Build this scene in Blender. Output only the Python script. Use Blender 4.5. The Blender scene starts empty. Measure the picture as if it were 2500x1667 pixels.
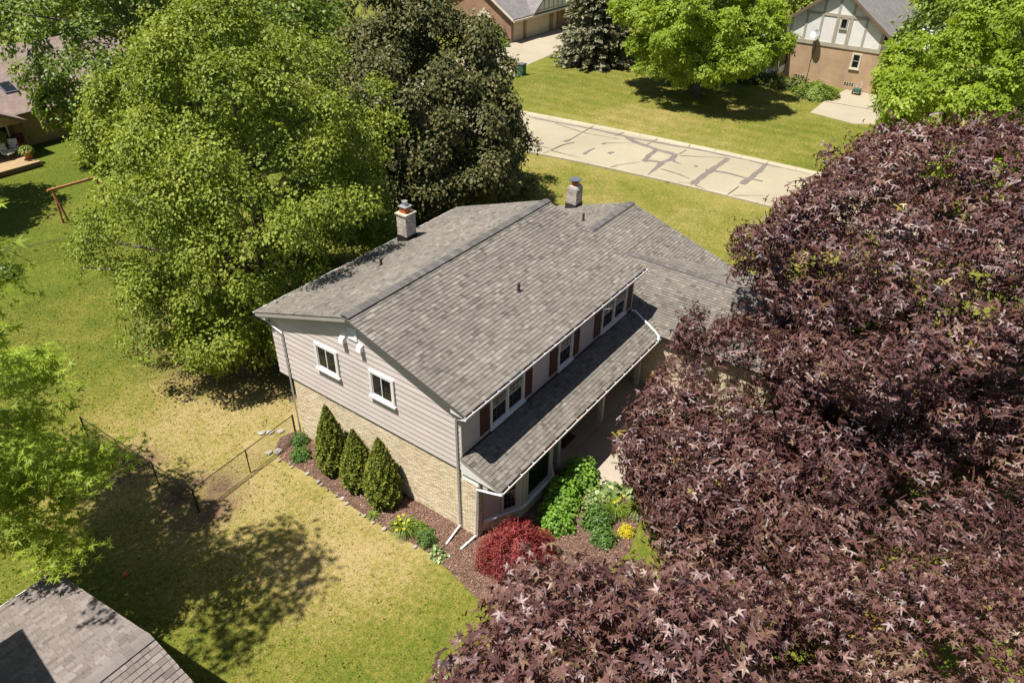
import bpy, math, random
import numpy as np
from mathutils import Matrix, Vector

# ------------------------------------------------------------------ camera
SC = bpy.context.scene
COL = SC.collection
CAM = np.array([-13.076, -11.142, 19.190])
YAW, PITCH, ROLL = math.radians(35.442), math.radians(-34.148), math.radians(0.967)
_d = np.array([math.cos(PITCH)*math.cos(YAW), math.cos(PITCH)*math.sin(YAW), math.sin(PITCH)])
_r = np.cross(_d, [0, 0, 1]); _r /= np.linalg.norm(_r); _u = np.cross(_r, _d)
CR = math.cos(ROLL)*_r + math.sin(ROLL)*_u
CU = -math.sin(ROLL)*_r + math.cos(ROLL)*_u
CD = _d
cam = bpy.data.cameras.new('camera'); cam.sensor_width = 36.0; cam.lens = 36.0*1823.9/2500.0
cam.clip_start = 0.2; cam.clip_end = 2000
camo = bpy.data.objects.new('camera', cam); COL.objects.link(camo)
camo.matrix_world = Matrix(((CR[0], CU[0], -CD[0], CAM[0]), (CR[1], CU[1], -CD[1], CAM[1]), (CR[2], CU[2], -CD[2], CAM[2]), (0, 0, 0, 1)))
SC.camera = camo

# ------------------------------------------------------------------ sky, sun, exposure
SUN_TRAVEL = Vector((0.368, -0.165, -1.0)).normalized()
SUN_EL = math.radians(68.0)
world = bpy.data.worlds.new('World'); SC.world = world; world.use_nodes = True
wn = world.node_tree.nodes; wl = world.node_tree.links
sky = wn.new('ShaderNodeTexSky'); sky.sky_type = 'NISHITA'; sky.sun_disc = False
sky.sun_elevation = SUN_EL; sky.sun_rotation = math.atan2(-0.913, 0.409)
bg = wn['Background']; bg.inputs['Strength'].default_value = 0.057
wl.new(sky.outputs[0], bg.inputs['Color'])
sun = bpy.data.lights.new('sun', 'SUN'); sun.energy = 5.0; sun.angle = math.radians(0.53); sun.color = (1.0, 0.95, 0.88)
suno = bpy.data.objects.new('sun', sun); COL.objects.link(suno)
suno.rotation_euler = SUN_TRAVEL.to_track_quat('-Z', 'Y').to_euler(); suno.location = (0, 0, 60)
SC.view_settings.view_transform = 'Standard'; SC.view_settings.look = 'None'
SC.view_settings.exposure = 0.80; SC.view_settings.gamma = 1.0; SC.view_settings.use_curve_mapping = False
SC.cycles.max_bounces = 6; SC.cycles.transparent_max_bounces = 4; SC.cycles.diffuse_bounces = 2
SC.cycles.glossy_bounces = 2; SC.cycles.transmission_bounces = 3; SC.cycles.caustics_reflective = False; SC.cycles.caustics_refractive = False

# ------------------------------------------------------------------ helpers
rnd = random.Random(7)
def nrm(a):
    a = np.asarray(a, float); return a/np.linalg.norm(a)
def cam_px(P):
    """projected position (in a 1024-wide picture) and depth of points"""
    q = np.atleast_2d(np.asarray(P, float)) - CAM
    z = q @ CD
    f = 1024*1823.9/2500
    zz = np.where(z > 0.1, z, 0.1)
    return 512 + f*(q @ CR)/zz, 341 - f*(q @ CU)/zz, z

class MB:
    def __init__(s): s.v = []; s.f = []; s.a = []
    def add(s, vs, fs, var=0.5):
        b = len(s.v); s.v.extend([tuple(map(float, p)) for p in vs]); s.f.extend([tuple(b+i for i in f) for f in fs]); s.a.extend([var]*len(vs)); return s
    def box(s, x0, x1, y0, y1, z0, z1, var=0.5):
        return s.add([(x0,y0,z0),(x1,y0,z0),(x1,y1,z0),(x0,y1,z0),(x0,y0,z1),(x1,y0,z1),(x1,y1,z1),(x0,y1,z1)],
              [(0,3,2,1),(4,5,6,7),(0,1,5,4),(1,2,6,5),(2,3,7,6),(3,0,4,7)], var)
    def obox(s, o, u, v, w, var=0.5):
        o, u, v, w = (np.asarray(t, float) for t in (o, u, v, w))
        if np.dot(np.cross(u, v), w) < 0: u, v = v, u
        return s.add([o, o+u, o+u+v, o+v, o+w, o+u+w, o+u+v+w, o+v+w],
              [(0,3,2,1),(4,5,6,7),(0,1,5,4),(1,2,6,5),(2,3,7,6),(3,0,4,7)], var)
    def prism(s, poly, vec, var=0.5):
        n = len(poly); poly = [np.asarray(p, float) for p in poly]; vec = np.asarray(vec, float)
        nn = sum((np.cross(poly[i]-poly[0], poly[(i+1) % n]-poly[0]) for i in range(n)), np.zeros(3))
        if np.dot(nn, vec) > 0: poly = poly[::-1]
        top = [p+vec for p in poly]
        fs = [tuple(range(n)), tuple(range(2*n-1, n-1, -1))]
        for i in range(n):
            j = (i+1) % n; fs.append((j, i, n+i, n+j))
        return s.add(poly+top, fs, var)
    def tube(s, pts, r, n=6, var=0.5, cap=True):
        pts = [np.asarray(p, float) for p in pts]
        rs = r if hasattr(r, '__len__') else [r]*len(pts)
        vs = []; fs = []
        for i, p in enumerate(pts):
            t = nrm(pts[min(i+1, len(pts)-1)] - pts[max(i-1, 0)])
            a = nrm(np.cross(t, [0.13, 0.27, 0.95] if abs(t[2]) < 0.9 else [1, 0.1, 0])); b = np.cross(t, a)
            for k in range(n):
                w = 2*math.pi*k/n; vs.append(p + rs[i]*(math.cos(w)*a + math.sin(w)*b))
        for i in range(len(pts)-1):
            for k in range(n):
                k2 = (k+1) % n; fs.append((i*n+k, i*n+k2, (i+1)*n+k2, (i+1)*n+k))
        if cap:
            fs.append(tuple(range(n-1, -1, -1))); fs.append(tuple((len(pts)-1)*n+k for k in range(n)))
        return s.add(vs, fs, var)
    def mesh(s, name, mat):
        m = bpy.data.meshes.new(name); m.from_pydata(s.v, [], s.f); m.update()
        at = m.attributes.new('var', 'FLOAT', 'POINT'); at.data.foreach_set('value', np.array(s.a, np.float32))
        m.materials.append(mat); return m
    def build(s, name, mat, parent=None, kind=None, label=None, smooth=False):
        m = s.mesh(name, mat)
        if smooth: m.polygons.foreach_set('use_smooth', [True]*len(m.polygons))
        o = bpy.data.objects.new(name, m); COL.objects.link(o)
        if parent: adopt(o, parent)
        if kind: o['kind'] = kind
        if label: o['label'] = label
        return o
WM = {}
def adopt(o, p):
    o.parent = p
    if p.name in WM: o.matrix_parent_inverse = WM[p.name].inverted()
def thing(name, label, cat, loc=(0, 0, 0), group=None):
    o = bpy.data.objects.new(name, None); COL.objects.link(o); o.location = loc; o.empty_display_size = 0.2
    o['label'] = label; o['category'] = cat
    if group: o['group'] = group
    WM[o.name] = Matrix.Translation(Vector(loc)); return o
def tag(o, label, cat, group=None):
    o['label'] = label; o['category'] = cat
    if group: o['group'] = group
    return o
def placed(name, mesh, M, parent):
    o = bpy.data.objects.new(name, mesh); COL.objects.link(o); adopt(o, parent); o.matrix_basis = M; return o
def tri_mesh(name, V, F, var, mat):
    m = bpy.data.meshes.new(name); nv, nf = len(V), len(F)
    m.vertices.add(nv); m.vertices.foreach_set('co', np.ascontiguousarray(V, np.float32).ravel())
    m.loops.add(nf*3); m.loops.foreach_set('vertex_index', np.ascontiguousarray(F, np.int32).ravel())
    m.polygons.add(nf); m.polygons.foreach_set('loop_start', np.arange(0, nf*3, 3, dtype=np.int32)); m.polygons.foreach_set('loop_total', np.full(nf, 3, np.int32))
    at = m.attributes.new('var', 'FLOAT', 'POINT'); at.data.foreach_set('value', np.ascontiguousarray(var, np.float32))
    m.materials.append(mat); m.update(calc_edges=True); return m

# ------------------------------------------------------------------ materials
def nodes_of(name):
    m = bpy.data.materials.new(name); m.use_nodes = True
    return m, m.node_tree.nodes, m.node_tree.links, m.node_tree.nodes['Principled BSDF']
def ramp(n, stops, interp='LINEAR'):
    r = n.new('ShaderNodeValToRGB'); cr = r.color_ramp; cr.interpolation = interp
    while len(cr.elements) < len(stops): cr.elements.new(0.5)
    for e, (p, c) in zip(cr.elements, stops): e.position = p; e.color = (*c, 1)
    return r
def noise(n, l, vec, scale, detail=3, rough=0.55):
    t = n.new('ShaderNodeTexNoise'); t.inputs['Scale'].default_value = scale; t.inputs['Detail'].default_value = detail; t.inputs['Roughness'].default_value = rough
    if vec: l.new(vec, t.inputs['Vector'])
    return t.outputs['Fac']
def mapr(n, l, v, a, b, c=0.0, d=1.0, smooth=False):
    m = n.new('ShaderNodeMapRange'); m.inputs[1].default_value = a; m.inputs[2].default_value = b; m.inputs[3].default_value = c; m.inputs[4].default_value = d
    if smooth: m.interpolation_type = 'SMOOTHSTEP'
    l.new(v, m.inputs[0]); return m.outputs[0]
def math_(n, l, op, a, b):
    m = n.new('ShaderNodeMath'); m.operation = op
    for i, x in enumerate((a, b)):
        if isinstance(x, (int, float)): m.inputs[i].default_value = x
        else: l.new(x, m.inputs[i])
    return m.outputs[0]
def mixc(n, l, fac, a, b, blend='MIX'):
    m = n.new('ShaderNodeMix'); m.data_type = 'RGBA'; m.blend_type = blend
    if isinstance(fac, (int, float)): m.inputs[0].default_value = fac
    else: l.new(fac, m.inputs[0])
    for i, x in ((6, a), (7, b)):
        if isinstance(x, tuple): m.inputs[i].default_value = (*x, 1)
        else: l.new(x, m.inputs[i])
    return m.outputs[2]
def position(n): return n.new('ShaderNodeNewGeometry').outputs['Position']
def varmat(name, stops, rough=0.8, wear=0.25, wscale=1.2, fine=30, fineamt=0.2, bump=0.0, spec=0.3, metallic=0.0):
    """colour from each piece's own 'var' value, with broad wear and fine grain"""
    m, n, l, b = nodes_of(name)
    a = n.new('ShaderNodeAttribute'); a.attribute_name = 'var'
    r = ramp(n, stops); l.new(a.outputs['Fac'], r.inputs[0])
    P = position(n)
    w = mapr(n, l, noise(n, l, P, wscale, 4), 0.3, 0.7, 1-wear, 1+wear*0.6)
    g = mapr(n, l, noise(n, l, P, fine, 2), 0.3, 0.7, 1-fineamt, 1+fineamt)
    wg = math_(n, l, 'MULTIPLY', w, g)
    cc = n.new('ShaderNodeCombineColor'); [l.new(wg, cc.inputs[i]) for i in range(3)]
    c = mixc(n, l, 1.0, r.outputs[0], cc.outputs[0], 'MULTIPLY')
    l.new(c, b.inputs['Base Color']); b.inputs['Roughness'].default_value = rough
    b.inputs['Specular IOR Level'].default_value = spec; b.inputs['Metallic'].default_value = metallic
    if bump:
        bp = n.new('ShaderNodeBump'); bp.inputs['Strength'].default_value = bump; bp.inputs['Distance'].default_value = 0.01
        l.new(noise(n, l, P, fine*2, 3), bp.inputs['Height']); l.new(bp.outputs[0], b.inputs['Normal'])
    return m
def flat(name, c, rough=0.6, wear=0.12, wscale=2.0, spec=0.4, metallic=0.0, fine=40, fineamt=0.06, bump=0.0):
    return varmat(name, [(0, c), (1, c)], rough, wear, wscale, fine, fineamt, bump, spec, metallic)
def leafmat(name, stops, rough=0.45, spec=0.4, trans=0.35, tint=(1.3, 1.25, 0.6)):
    m, n, l, b = nodes_of(name)
    a = n.new('ShaderNodeAttribute'); a.attribute_name = 'var'
    r = ramp(n, stops); l.new(a.outputs['Fac'], r.inputs[0])
    l.new(r.outputs[0], b.inputs['Base Color']); b.inputs['Roughness'].default_value = rough; b.inputs['Specular IOR Level'].default_value = spec
    t = n.new('ShaderNodeBsdfTranslucent'); tc = mixc(n, l, 1.0, r.outputs[0], tint, 'MULTIPLY'); l.new(tc, t.inputs['Color'])
    mx = n.new('ShaderNodeMixShader'); mx.inputs[0].default_value = trans
    l.new(b.outputs[0], mx.inputs[1]); l.new(t.outputs[0], mx.inputs[2]); l.new(mx.outputs[0], n['Material Output'].inputs['Surface'])
    return m
def lawn_colour(n, l):
    P = position(n)
    big = noise(n, l, P, 0.16, 4, 0.6); mid = noise(n, l, P, 0.9, 4, 0.6); fin = noise(n, l, P, 5.5, 3, 0.7); mic = noise(n, l, P, 22, 2, 0.7)
    def near(p, r0, r1):
        d = n.new('ShaderNodeVectorMath'); d.operation = 'DISTANCE'; l.new(P, d.inputs[0]); d.inputs[1].default_value = p
        return mapr(n, l, d.outputs['Value'], r0, r1, 1, 0, True)
    dry = math_(n, l, 'MAXIMUM', math_(n, l, 'MAXIMUM', near((-2.0, 9.5, 0), 3.0, 8.5), near((-2.0, 3.0, 0), 1.0, 6.0)), math_(n, l, 'MULTIPLY', near((36, 8, 0), 10, 24), 0.42))
    lush = math_(n, l, 'MAXIMUM', near((3, 40, 0), 10, 22), near((46, 0, 0), 5, 11))
    f = math_(n, l, 'ADD', math_(n, l, 'MULTIPLY', dry, 0.60), mapr(n, l, big, 0.3, 0.7, 0.06, 0.42))
    f = math_(n, l, 'ADD', f, mapr(n, l, mid, 0.3, 0.7, -0.16, 0.16))
    f = math_(n, l, 'ADD', f, mapr(n, l, fin, 0.3, 0.7, -0.27, 0.27))
    f = math_(n, l, 'ADD', f, mapr(n, l, mic, 0.3, 0.7, -0.20, 0.20))
    w = n.new('ShaderNodeTexWave'); w.wave_type = 'BANDS'; w.bands_direction = 'X'; w.inputs['Scale'].default_value = 0.17; w.inputs['Distortion'].default_value = 5.0; w.inputs['Detail Scale'].default_value = 0.5
    l.new(P, w.inputs['Vector'])
    sx = n.new('ShaderNodeSeparateXYZ'); l.new(P, sx.inputs[0])
    far = mapr(n, l, sx.outputs[0], 39, 41, 0, 1)
    f = math_(n, l, 'ADD', f, math_(n, l, 'MULTIPLY', far, mapr(n, l, w.outputs['Fac'], 0, 1, 0.0, 0.10)))
    f = math_(n, l, 'SUBTRACT', f, math_(n, l, 'MULTIPLY', lush, 0.2))
    r = ramp(n, [(0.0, (0.085, 0.112, 0.014)), (0.3, (0.138, 0.146, 0.022)), (0.55, (0.198, 0.176, 0.042)), (0.8, (0.275, 0.220, 0.078)), (1.0, (0.33, 0.255, 0.12))])
    l.new(f, r.inputs[0])
    # bare trodden earth along the fence corner
    soil = math_(n, l, 'MAXIMUM', near((-4.5, 8.1, 0), 0.7, 2.1), near((-4.9, 11.5, 0), 0.4, 1.6))
    soil = math_(n, l, 'MULTIPLY', soil, mapr(n, l, mid, 0.35, 0.6, 0.25, 1.0))
    under = math_(n, l, 'MULTIPLY', near((5, 15.5, 0), 3, 7.5), mapr(n, l, mid, 0.3, 0.6, 0.4, 1))
    c = mixc(n, l, math_(n, l, 'MAXIMUM', soil, under), r.outputs[0], (0.15, 0.095, 0.062))
    return c, P, fin, mic
def lawn_material():
    m, n, l, b = nodes_of('lawn_turf'); c, P, fin, mic = lawn_colour(n, l)
    l.new(c, b.inputs['Base Color']); b.inputs['Roughness'].default_value = 0.95; b.inputs['Specular IOR Level'].default_value = 0.1
    bp = n.new('ShaderNodeBump'); bp.inputs['Strength'].default_value = 0.7; bp.inputs['Distance'].default_value = 0.05
    l.new(noise(n, l, P, 16, 4, 0.75), bp.inputs['Height']); l.new(bp.outputs[0], b.inputs['Normal']); return m
def grass_material():
    m, n, l, b = nodes_of('grass_blades'); c, P, fin, mic = lawn_colour(n, l)
    oi = n.new('ShaderNodeObjectInfo'); g = mapr(n, l, oi.outputs['Random'], 0, 1, 1.2, 1.9)
    cc = n.new('ShaderNodeCombineColor'); [l.new(g, cc.inputs[i]) for i in range(3)]
    c2 = mixc(n, l, 1.0, c, cc.outputs[0], 'MULTIPLY')
    l.new(c2, b.inputs['Base Color']); b.inputs['Roughness'].default_value = 0.7; b.inputs['Specular IOR Level'].default_value = 0.2
    t = n.new('ShaderNodeBsdfTranslucent'); l.new(c2, t.inputs['Color'])
    mx = n.new('ShaderNodeMixShader'); mx.inputs[0].default_value = 0.5
    l.new(b.outputs[0], mx.inputs[1]); l.new(t.outputs[0], mx.inputs[2]); l.new(mx.outputs[0], n['Material Output'].inputs['Surface'])
    return m
def concrete(name, c, stain=0.18, sc=0.35):
    m, n, l, b = nodes_of(name); P = position(n)
    a = noise(n, l, P, sc, 5, 0.6); f = noise(n, l, P, 9, 4, 0.7)
    k = math_(n, l, 'MULTIPLY', mapr(n, l, a, 0.3, 0.7, 1-stain, 1+stain*0.5), mapr(n, l, f, 0.3, 0.7, 0.94, 1.05))
    cc = n.new('ShaderNodeCombineColor'); [l.new(k, cc.inputs[i]) for i in range(3)]
    l.new(mixc(n, l, 1.0, c, cc.outputs[0], 'MULTIPLY'), b.inputs['Base Color']); b.inputs['Roughness'].default_value = 0.9; b.inputs['Specular IOR Level'].default_value = 0.2
    return m
def far_brick(name, c1, c2, mortar):
    """brickwork too far away to tell the bricks apart"""
    m, n, l, b = nodes_of(name); tc = n.new('ShaderNodeTexCoord')
    sx = n.new('ShaderNodeSeparateXYZ'); l.new(tc.outputs['Object'], sx.inputs[0])
    ad = math_(n, l, 'ADD', sx.outputs[0], sx.outputs[1]); cb = n.new('ShaderNodeCombineXYZ'); l.new(ad, cb.inputs[0]); l.new(sx.outputs[2], cb.inputs[1])
    t = n.new('ShaderNodeTexBrick'); t.inputs['Color1'].default_value = (*c1, 1); t.inputs['Color2'].default_value = (*c2, 1); t.inputs['Mortar'].default_value = (*mortar, 1)
    t.inputs['Scale'].default_value = 1.0; t.inputs['Brick Width'].default_value = 0.21; t.inputs['Row Height'].default_value = 0.075; t.inputs['Mortar Size'].default_value = 0.01; t.inputs['Bias'].default_value = 0.0
    l.new(cb.outputs[0], t.inputs['Vector'])
    P = position(n); k = mapr(n, l, noise(n, l, P, 0.8, 4), 0.3, 0.7, 0.82, 1.12); cc = n.new('ShaderNodeCombineColor'); [l.new(k, cc.inputs[i]) for i in range(3)]
    l.new(mixc(n, l, 1.0, t.outputs[0], cc.outputs[0], 'MULTIPLY'), b.inputs['Base Color']); b.inputs['Roughness'].default_value = 0.9; return m
def far_shingle(name, c1, c2, mortar):
    m, n, l, b = nodes_of(name); P = position(n)
    t = n.new('ShaderNodeTexBrick'); t.inputs['Color1'].default_value = (*c1, 1); t.inputs['Color2'].default_value = (*c2, 1); t.inputs['Mortar'].default_value = (*mortar, 1)
    t.inputs['Scale'].default_value = 1.0; t.inputs['Brick Width'].default_value = 0.4; t.inputs['Row Height'].default_value = 0.14; t.inputs['Mortar Size'].default_value = 0.012
    sx = n.new('ShaderNodeSeparateXYZ'); l.new(P, sx.inputs[0]); cb = n.new('ShaderNodeCombineXYZ')
    l.new(math_(n, l, 'ADD', sx.outputs[0], sx.outputs[1]), cb.inputs[0]); l.new(math_(n, l, 'MULTIPLY', sx.outputs[2], 2.4), cb.inputs[1]); l.new(cb.outputs[0], t.inputs['Vector'])
    k = mapr(n, l, noise(n, l, P, 1.5, 4), 0.3, 0.7, 0.8, 1.15); cc = n.new('ShaderNodeCombineColor'); [l.new(k, cc.inputs[i]) for i in range(3)]
    l.new(mixc(n, l, 1.0, t.outputs[0], cc.outputs[0], 'MULTIPLY'), b.inputs['Base Color']); b.inputs['Roughness'].default_value = 0.9; return m
def glass(name, tint=(0.012, 0.014, 0.016)):
    m, n, l, b = nodes_of(name); b.inputs['Base Color'].default_value = (*tint, 1); b.inputs['Roughness'].default_value = 0.03; b.inputs['Specular IOR Level'].default_value = 0.6
    return m

M = {}
M['shingle'] = varmat('asphalt_shingle', [(0, (0.105, 0.094, 0.080)), (0.3, (0.155, 0.139, 0.119)), (0.65, (0.182, 0.164, 0.141)), (1, (0.235, 0.213, 0.183))], 0.95, 0.17, 0.45, 60, 0.22, 0.4, 0.1)
M['shingle_cap'] = varmat('ridge_cap_shingle', [(0, (0.095, 0.088, 0.082)), (1, (0.15, 0.138, 0.13))], 0.95, 0.12, 2, 60, 0.2, 0.3, 0.1)
M['underlay'] = flat('roof_deck', (0.10, 0.09, 0.08), 0.95)
M['vent_black'] = flat('black_plastic', (0.012, 0.011, 0.010), 0.7)
M['siding'] = varmat('vinyl_siding', [(0, (0.54, 0.475, 0.445)), (1, (0.60, 0.53, 0.50))], 0.6, 0.07, 0.6, 25, 0.03, 0, 0.3)
M['brick'] = varmat('cream_brick', [(0, (0.50, 0.41, 0.27)), (0.3, (0.62, 0.52, 0.355)), (0.75, (0.69, 0.585, 0.41)), (1, (0.75, 0.655, 0.48))], 0.9, 0.10, 0.7, 45, 0.10, 0.4, 0.15)
M['mortar'] = flat('mortar', (0.46, 0.40, 0.30), 0.95, 0.25, 0.8)
M['white'] = flat('white_trim_paint', (0.72, 0.71, 0.69), 0.45, 0.10, 3)
M['trim'] = flat('cream_trim_paint', (0.50, 0.46, 0.41), 0.55, 0.08, 3)
M['panelgrey'] = flat('greige_panel_paint', (0.40, 0.365, 0.34), 0.6, 0.06)
M['shutter'] = flat('oxblood_shutter', (0.085, 0.022, 0.014), 0.6, 0.15)
M['glass'] = glass('window_glass')
M['blind'] = flat('sash_screen', (0.055, 0.048, 0.046), 0.5, 0.2)
M['debris'] = varmat('gutter_leaf_litter', [(0, (0.06, 0.028, 0.015)), (1, (0.16, 0.08, 0.045))], 0.95, 0.3, 6, 50, 0.4, 0.5)
M['rakedark'] = flat('dark_rake_edge', (0.13, 0.115, 0.105), 0.8)  # rake boards of the front slope, coloured darker than the rear ones
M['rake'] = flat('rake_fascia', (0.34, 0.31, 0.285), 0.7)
M['gutter'] = flat('white_aluminium', (0.74, 0.74, 0.74), 0.35, 0.08, 3, 0.5)
M['downpipe'] = flat('downpipe_aluminium', (0.56, 0.55, 0.55), 0.35, 0.08, 3, 0.5)
M['pipe'] = flat('rusty_vent_pipe', (0.075, 0.045, 0.032), 0.7, 0.3, 12)
M['flash'] = flat('dark_flashing', (0.035, 0.03, 0.026), 0.7, 0.3)
M['claytile'] = flat('clay_flue', (0.46, 0.12, 0.045), 0.8, 0.2)
M['steel'] = flat('galvanised_steel', (0.55, 0.56, 0.57), 0.35, 0.15, 6, 0.5, 0.6)
M['slate'] = flat('flue_cap_steel', (0.10, 0.105, 0.125), 0.5, 0.1)
M['chimbrick'] = varmat('whitewashed_chimney_brick', [(0, (0.34, 0.29, 0.24)), (0.5, (0.52, 0.46, 0.40)), (1, (0.66, 0.60, 0.53))], 0.9, 0.25, 3, 45, 0.14, 0.4, 0.15)
M['chimmortar'] = flat('chimney_mortar', (0.20, 0.16, 0.13), 0.95)
M['concrete'] = concrete('porch_concrete', (0.38, 0.33, 0.26))
M['walk'] = concrete('walk_concrete', (0.36, 0.305, 0.24))
M['roadc'] = concrete('road_concrete', (0.325, 0.283, 0.196), 0.13, 0.2)
M['curbc'] = concrete('curb_concrete', (0.36, 0.318, 0.225), 0.12, 0.4)
M['drive'] = concrete('driveway_concrete', (0.335, 0.29, 0.21), 0.10, 0.25)
M['seal'] = flat('crack_sealant', (0.165, 0.138, 0.122), 0.9, 0.12, 1.5, 0.2, 0, 12, 0.12)
M['crack'] = flat('crack_dark', (0.13, 0.105, 0.085), 0.95)
M['mat_red'] = flat('doormat_fibre', (0.10, 0.022, 0.016), 0.95, 0.2, 8)
M['mulch'] = varmat('bark_mulch', [(0, (0.13, 0.078, 0.055)), (1, (0.13, 0.078, 0.055))], 0.95, 0.35, 3, 25, 0.5, 0.8)
M['chips'] = varmat('mulch_chips', [(0, (0.085, 0.042, 0.030)), (0.4, (0.19, 0.105, 0.072)), (0.75, (0.29, 0.18, 0.13)), (1, (0.48, 0.38, 0.30))], 0.95, 0.2, 3, 40, 0.2)
M['stone'] = varmat('garden_stone', [(0, (0.20, 0.18, 0.165)), (1, (0.40, 0.355, 0.30))], 0.9, 0.25, 8, 40, 0.2, 0.4)
M['blackmetal'] = flat('black_fence_metal', (0.018, 0.018, 0.018), 0.5)
M['wood'] = flat('cedar_post', (0.34, 0.15, 0.06), 0.8, 0.25, 5)
M['bark'] = varmat('bark', [(0, (0.11, 0.085, 0.065)), (1, (0.19, 0.155, 0.12))], 0.95, 0.35, 3, 18, 0.35, 0.9)
M['lawn'] = lawn_material(); M['grass'] = grass_material()

# ================================================================== THE SETTING
def sheet(name, poly, z, mat, parent=None):
    o = MB().add([(x, y, z) for x, y in poly], [tuple(range(len(poly)))]).build(name, mat, parent)
    if o.data.polygons[0].normal.z < 0: o.data.flip_normals()
    if not parent: o['kind'] = 'structure'
    return o
sheet('lawn', [(-400, -400), (500, -400), (500, 500), (-400, 500)], 0.0, M['lawn'])

def near_x(y): return 31.9 - (0.004*y*y if 0 < y < 26 else (0.004*676 + 0.2*(y-26) if y >= 26 else 0))
def far_x(y): return 39.62 - (0.0025*y*y if 0 < y < 26 else (0.0025*676 + 0.13*(y-26) if y >= 26 else 0))
ys = [-70, -40, -20, -10, -5, 0, 2, 4, 6, 8, 10, 12, 14, 16, 18, 20, 22, 24, 26, 32, 45, 70]
mb = MB()
for a, b in zip(ys, ys[1:]):
    mb.add([(near_x(a), a, .03), (far_x(a), a, .03), (far_x(b), b, .03), (near_x(b), b, .03)], [(0, 1, 2, 3)])
road = mb.build('road', M['roadc'], kind='structure')
for side, fx in ((1, far_x), (-1, near_x)):
    mb = MB()
    for a, b in zip(ys, ys[1:]):
        n = max(1, int(round((b-a)/2.6)))
        for i in range(n):
            p, q = a+(b-a)*i/n, a+(b-a)*(i+1)/n - 0.02
            x0, x1 = fx(p), fx(q); w = 0.48*side
            prof = lambda x, y: [(x, y, -.05), (x, y, .115), (x-w*.3, y, .12), (x-w*.62, y, .05), (x-w, y, .036), (x-w, y, -.05)]
            A, B = prof(x0+.02*side, p), prof(x1+.02*side, q)
            fs = [(k, k+1, 6+k+1, 6+k) if side < 0 else (k+1, k, 6+k, 6+k+1) for k in range(5)]
            mb.add(A+B, fs)
    mb.build('curb', M['curbc'], kind='structure')

SEALS=[ [(37.31, 23.13), (37.53, 20.97), (37.81, 19.04), (37.98, 17.45), (37.99, 16.04), (38.03, 14.91), (38.04, 13.78), (38.27, 12.78), (38.41, 11.43), (38.62, 10.03), (38.88, 8.58), (38.93, 6.97), (39.11, 5.45), (38.99, 4.14), (39.23, 2.62), (39.27, 0.98)],
[(37.94, 14.63), (37.32, 13.51), (37.17, 12.55), (36.84, 11.61), (36.82, 10.75), (36.74, 9.98), (35.71, 9.79), (34.71, 10.02), (34.54, 10.86), (34.07, 11.25)],
[(36.71, 11.55), (35.43, 11.43), (34.13, 11.17)],
[(34.59, 9.96), (33.4, 9.87), (31.97, 9.74)],
[(35.71, 9.79), (35.41, 9.34), (35.29, 8.87)],
[(38.48, 6.68), (37.08, 6.59), (35.61, 6.64), (34.08, 6.65), (32.35, 6.62)],
[(35.32, 7.01), (35.71, 5.53), (35.63, 4.28), (35.77, 3.04)],
[(38.93, 4.02), (37.42, 3.93), (35.91, 3.92), (34.41, 3.98)],
[(31.92, 17.64), (33.4, 17.56), (34.43, 17.18)],
[(32.71, 15.32), (33.71, 15.36), (34.28, 15.31)],
[(33.95, 13.96), (34.43, 13.79)],
[(35.35, 15.32), (35.78, 15.23)],
[(34.09, 17.84), (34.71, 17.76)],
[(32.39, 19.07), (32.84, 18.96)],
[(35.54, 7.94), (35.56, 7.7)] ]
CRACKS=[ [(37.25, 20.79), (37.03, 19.77), (36.72, 17.89), (37.1, 14.74)],
[(37.65, 17.97), (35.43, 17.8), (34.56, 17.72)],
[(30.83, 17.71), (31.92, 17.64), (33.4, 17.56), (34.43, 17.18)],
[(32.06, 19.49), (32.15, 17.79)],
[(31.8, 17.56), (31.83, 16.22), (31.86, 15.12)],
[(31.08, 12.62), (32.36, 12.2), (33.8, 11.31)],
[(35.71, 15.19), (37.07, 13.6)],
[(36.74, 9.67), (37.25, 8.67), (38.25, 6.98)],
[(38.13, 9.75), (36.86, 9.83)],
[(33.51, 9.52), (33.41, 8.28), (33.09, 7.16)],
[(31.47, 8.3), (32.34, 6.81)],
[(31.61, 6.66), (32.24, 6.58)],
[(32.25, 6.39), (31.95, 5.33), (31.88, 4.03)],
[(31.88, 4.03), (33.84, 3.98)],
[(31.88, 4.03), (33.39, 2.15)],
[(37.3, 12.61), (39.1, 12.54)],
[(38.45, 17.97), (37.59, 17.94)],
[(39.45, 9.89), (38.68, 9.95)],
[(39.67, 4.11), (38.95, 3.99)],
[(38.76, 15.31), (37.52, 15.54)] ]

def ribbon(mb, pts, w, z, jag, seed):
    r = random.Random(seed); P = []
    for (x0, y0), (x1, y1) in zip(pts, pts[1:]):
        n = max(1, int(math.hypot(x1-x0, y1-y0)/0.35))
        P += [(x0+(x1-x0)*i/n, y0+(y1-y0)*i/n) for i in range(n)]
    P.append(pts[-1]); L, R = [], []
    for i, p in enumerate(P):
        a, b = P[max(i-1, 0)], P[min(i+1, len(P)-1)]
        t = nrm([b[0]-a[0], b[1]-a[1]]); t = (-t[1], t[0]); f = i/max(1, len(P)-1)
        ww = (w[0]+(w[1]-w[0])*f)/2
        L.append((p[0]+t[0]*ww*(1+jag*r.uniform(-1, 1)), p[1]+t[1]*ww*(1+jag*r.uniform(-1, 1)), z))
        R.append((p[0]-t[0]*ww*(1+jag*r.uniform(-1, 1)), p[1]-t[1]*ww*(1+jag*r.uniform(-1, 1)), z))
    for i in range(len(P)-1): mb.add([L[i], R[i], R[i+1], L[i+1]], [(0, 1, 2, 3)], r.random())
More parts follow.
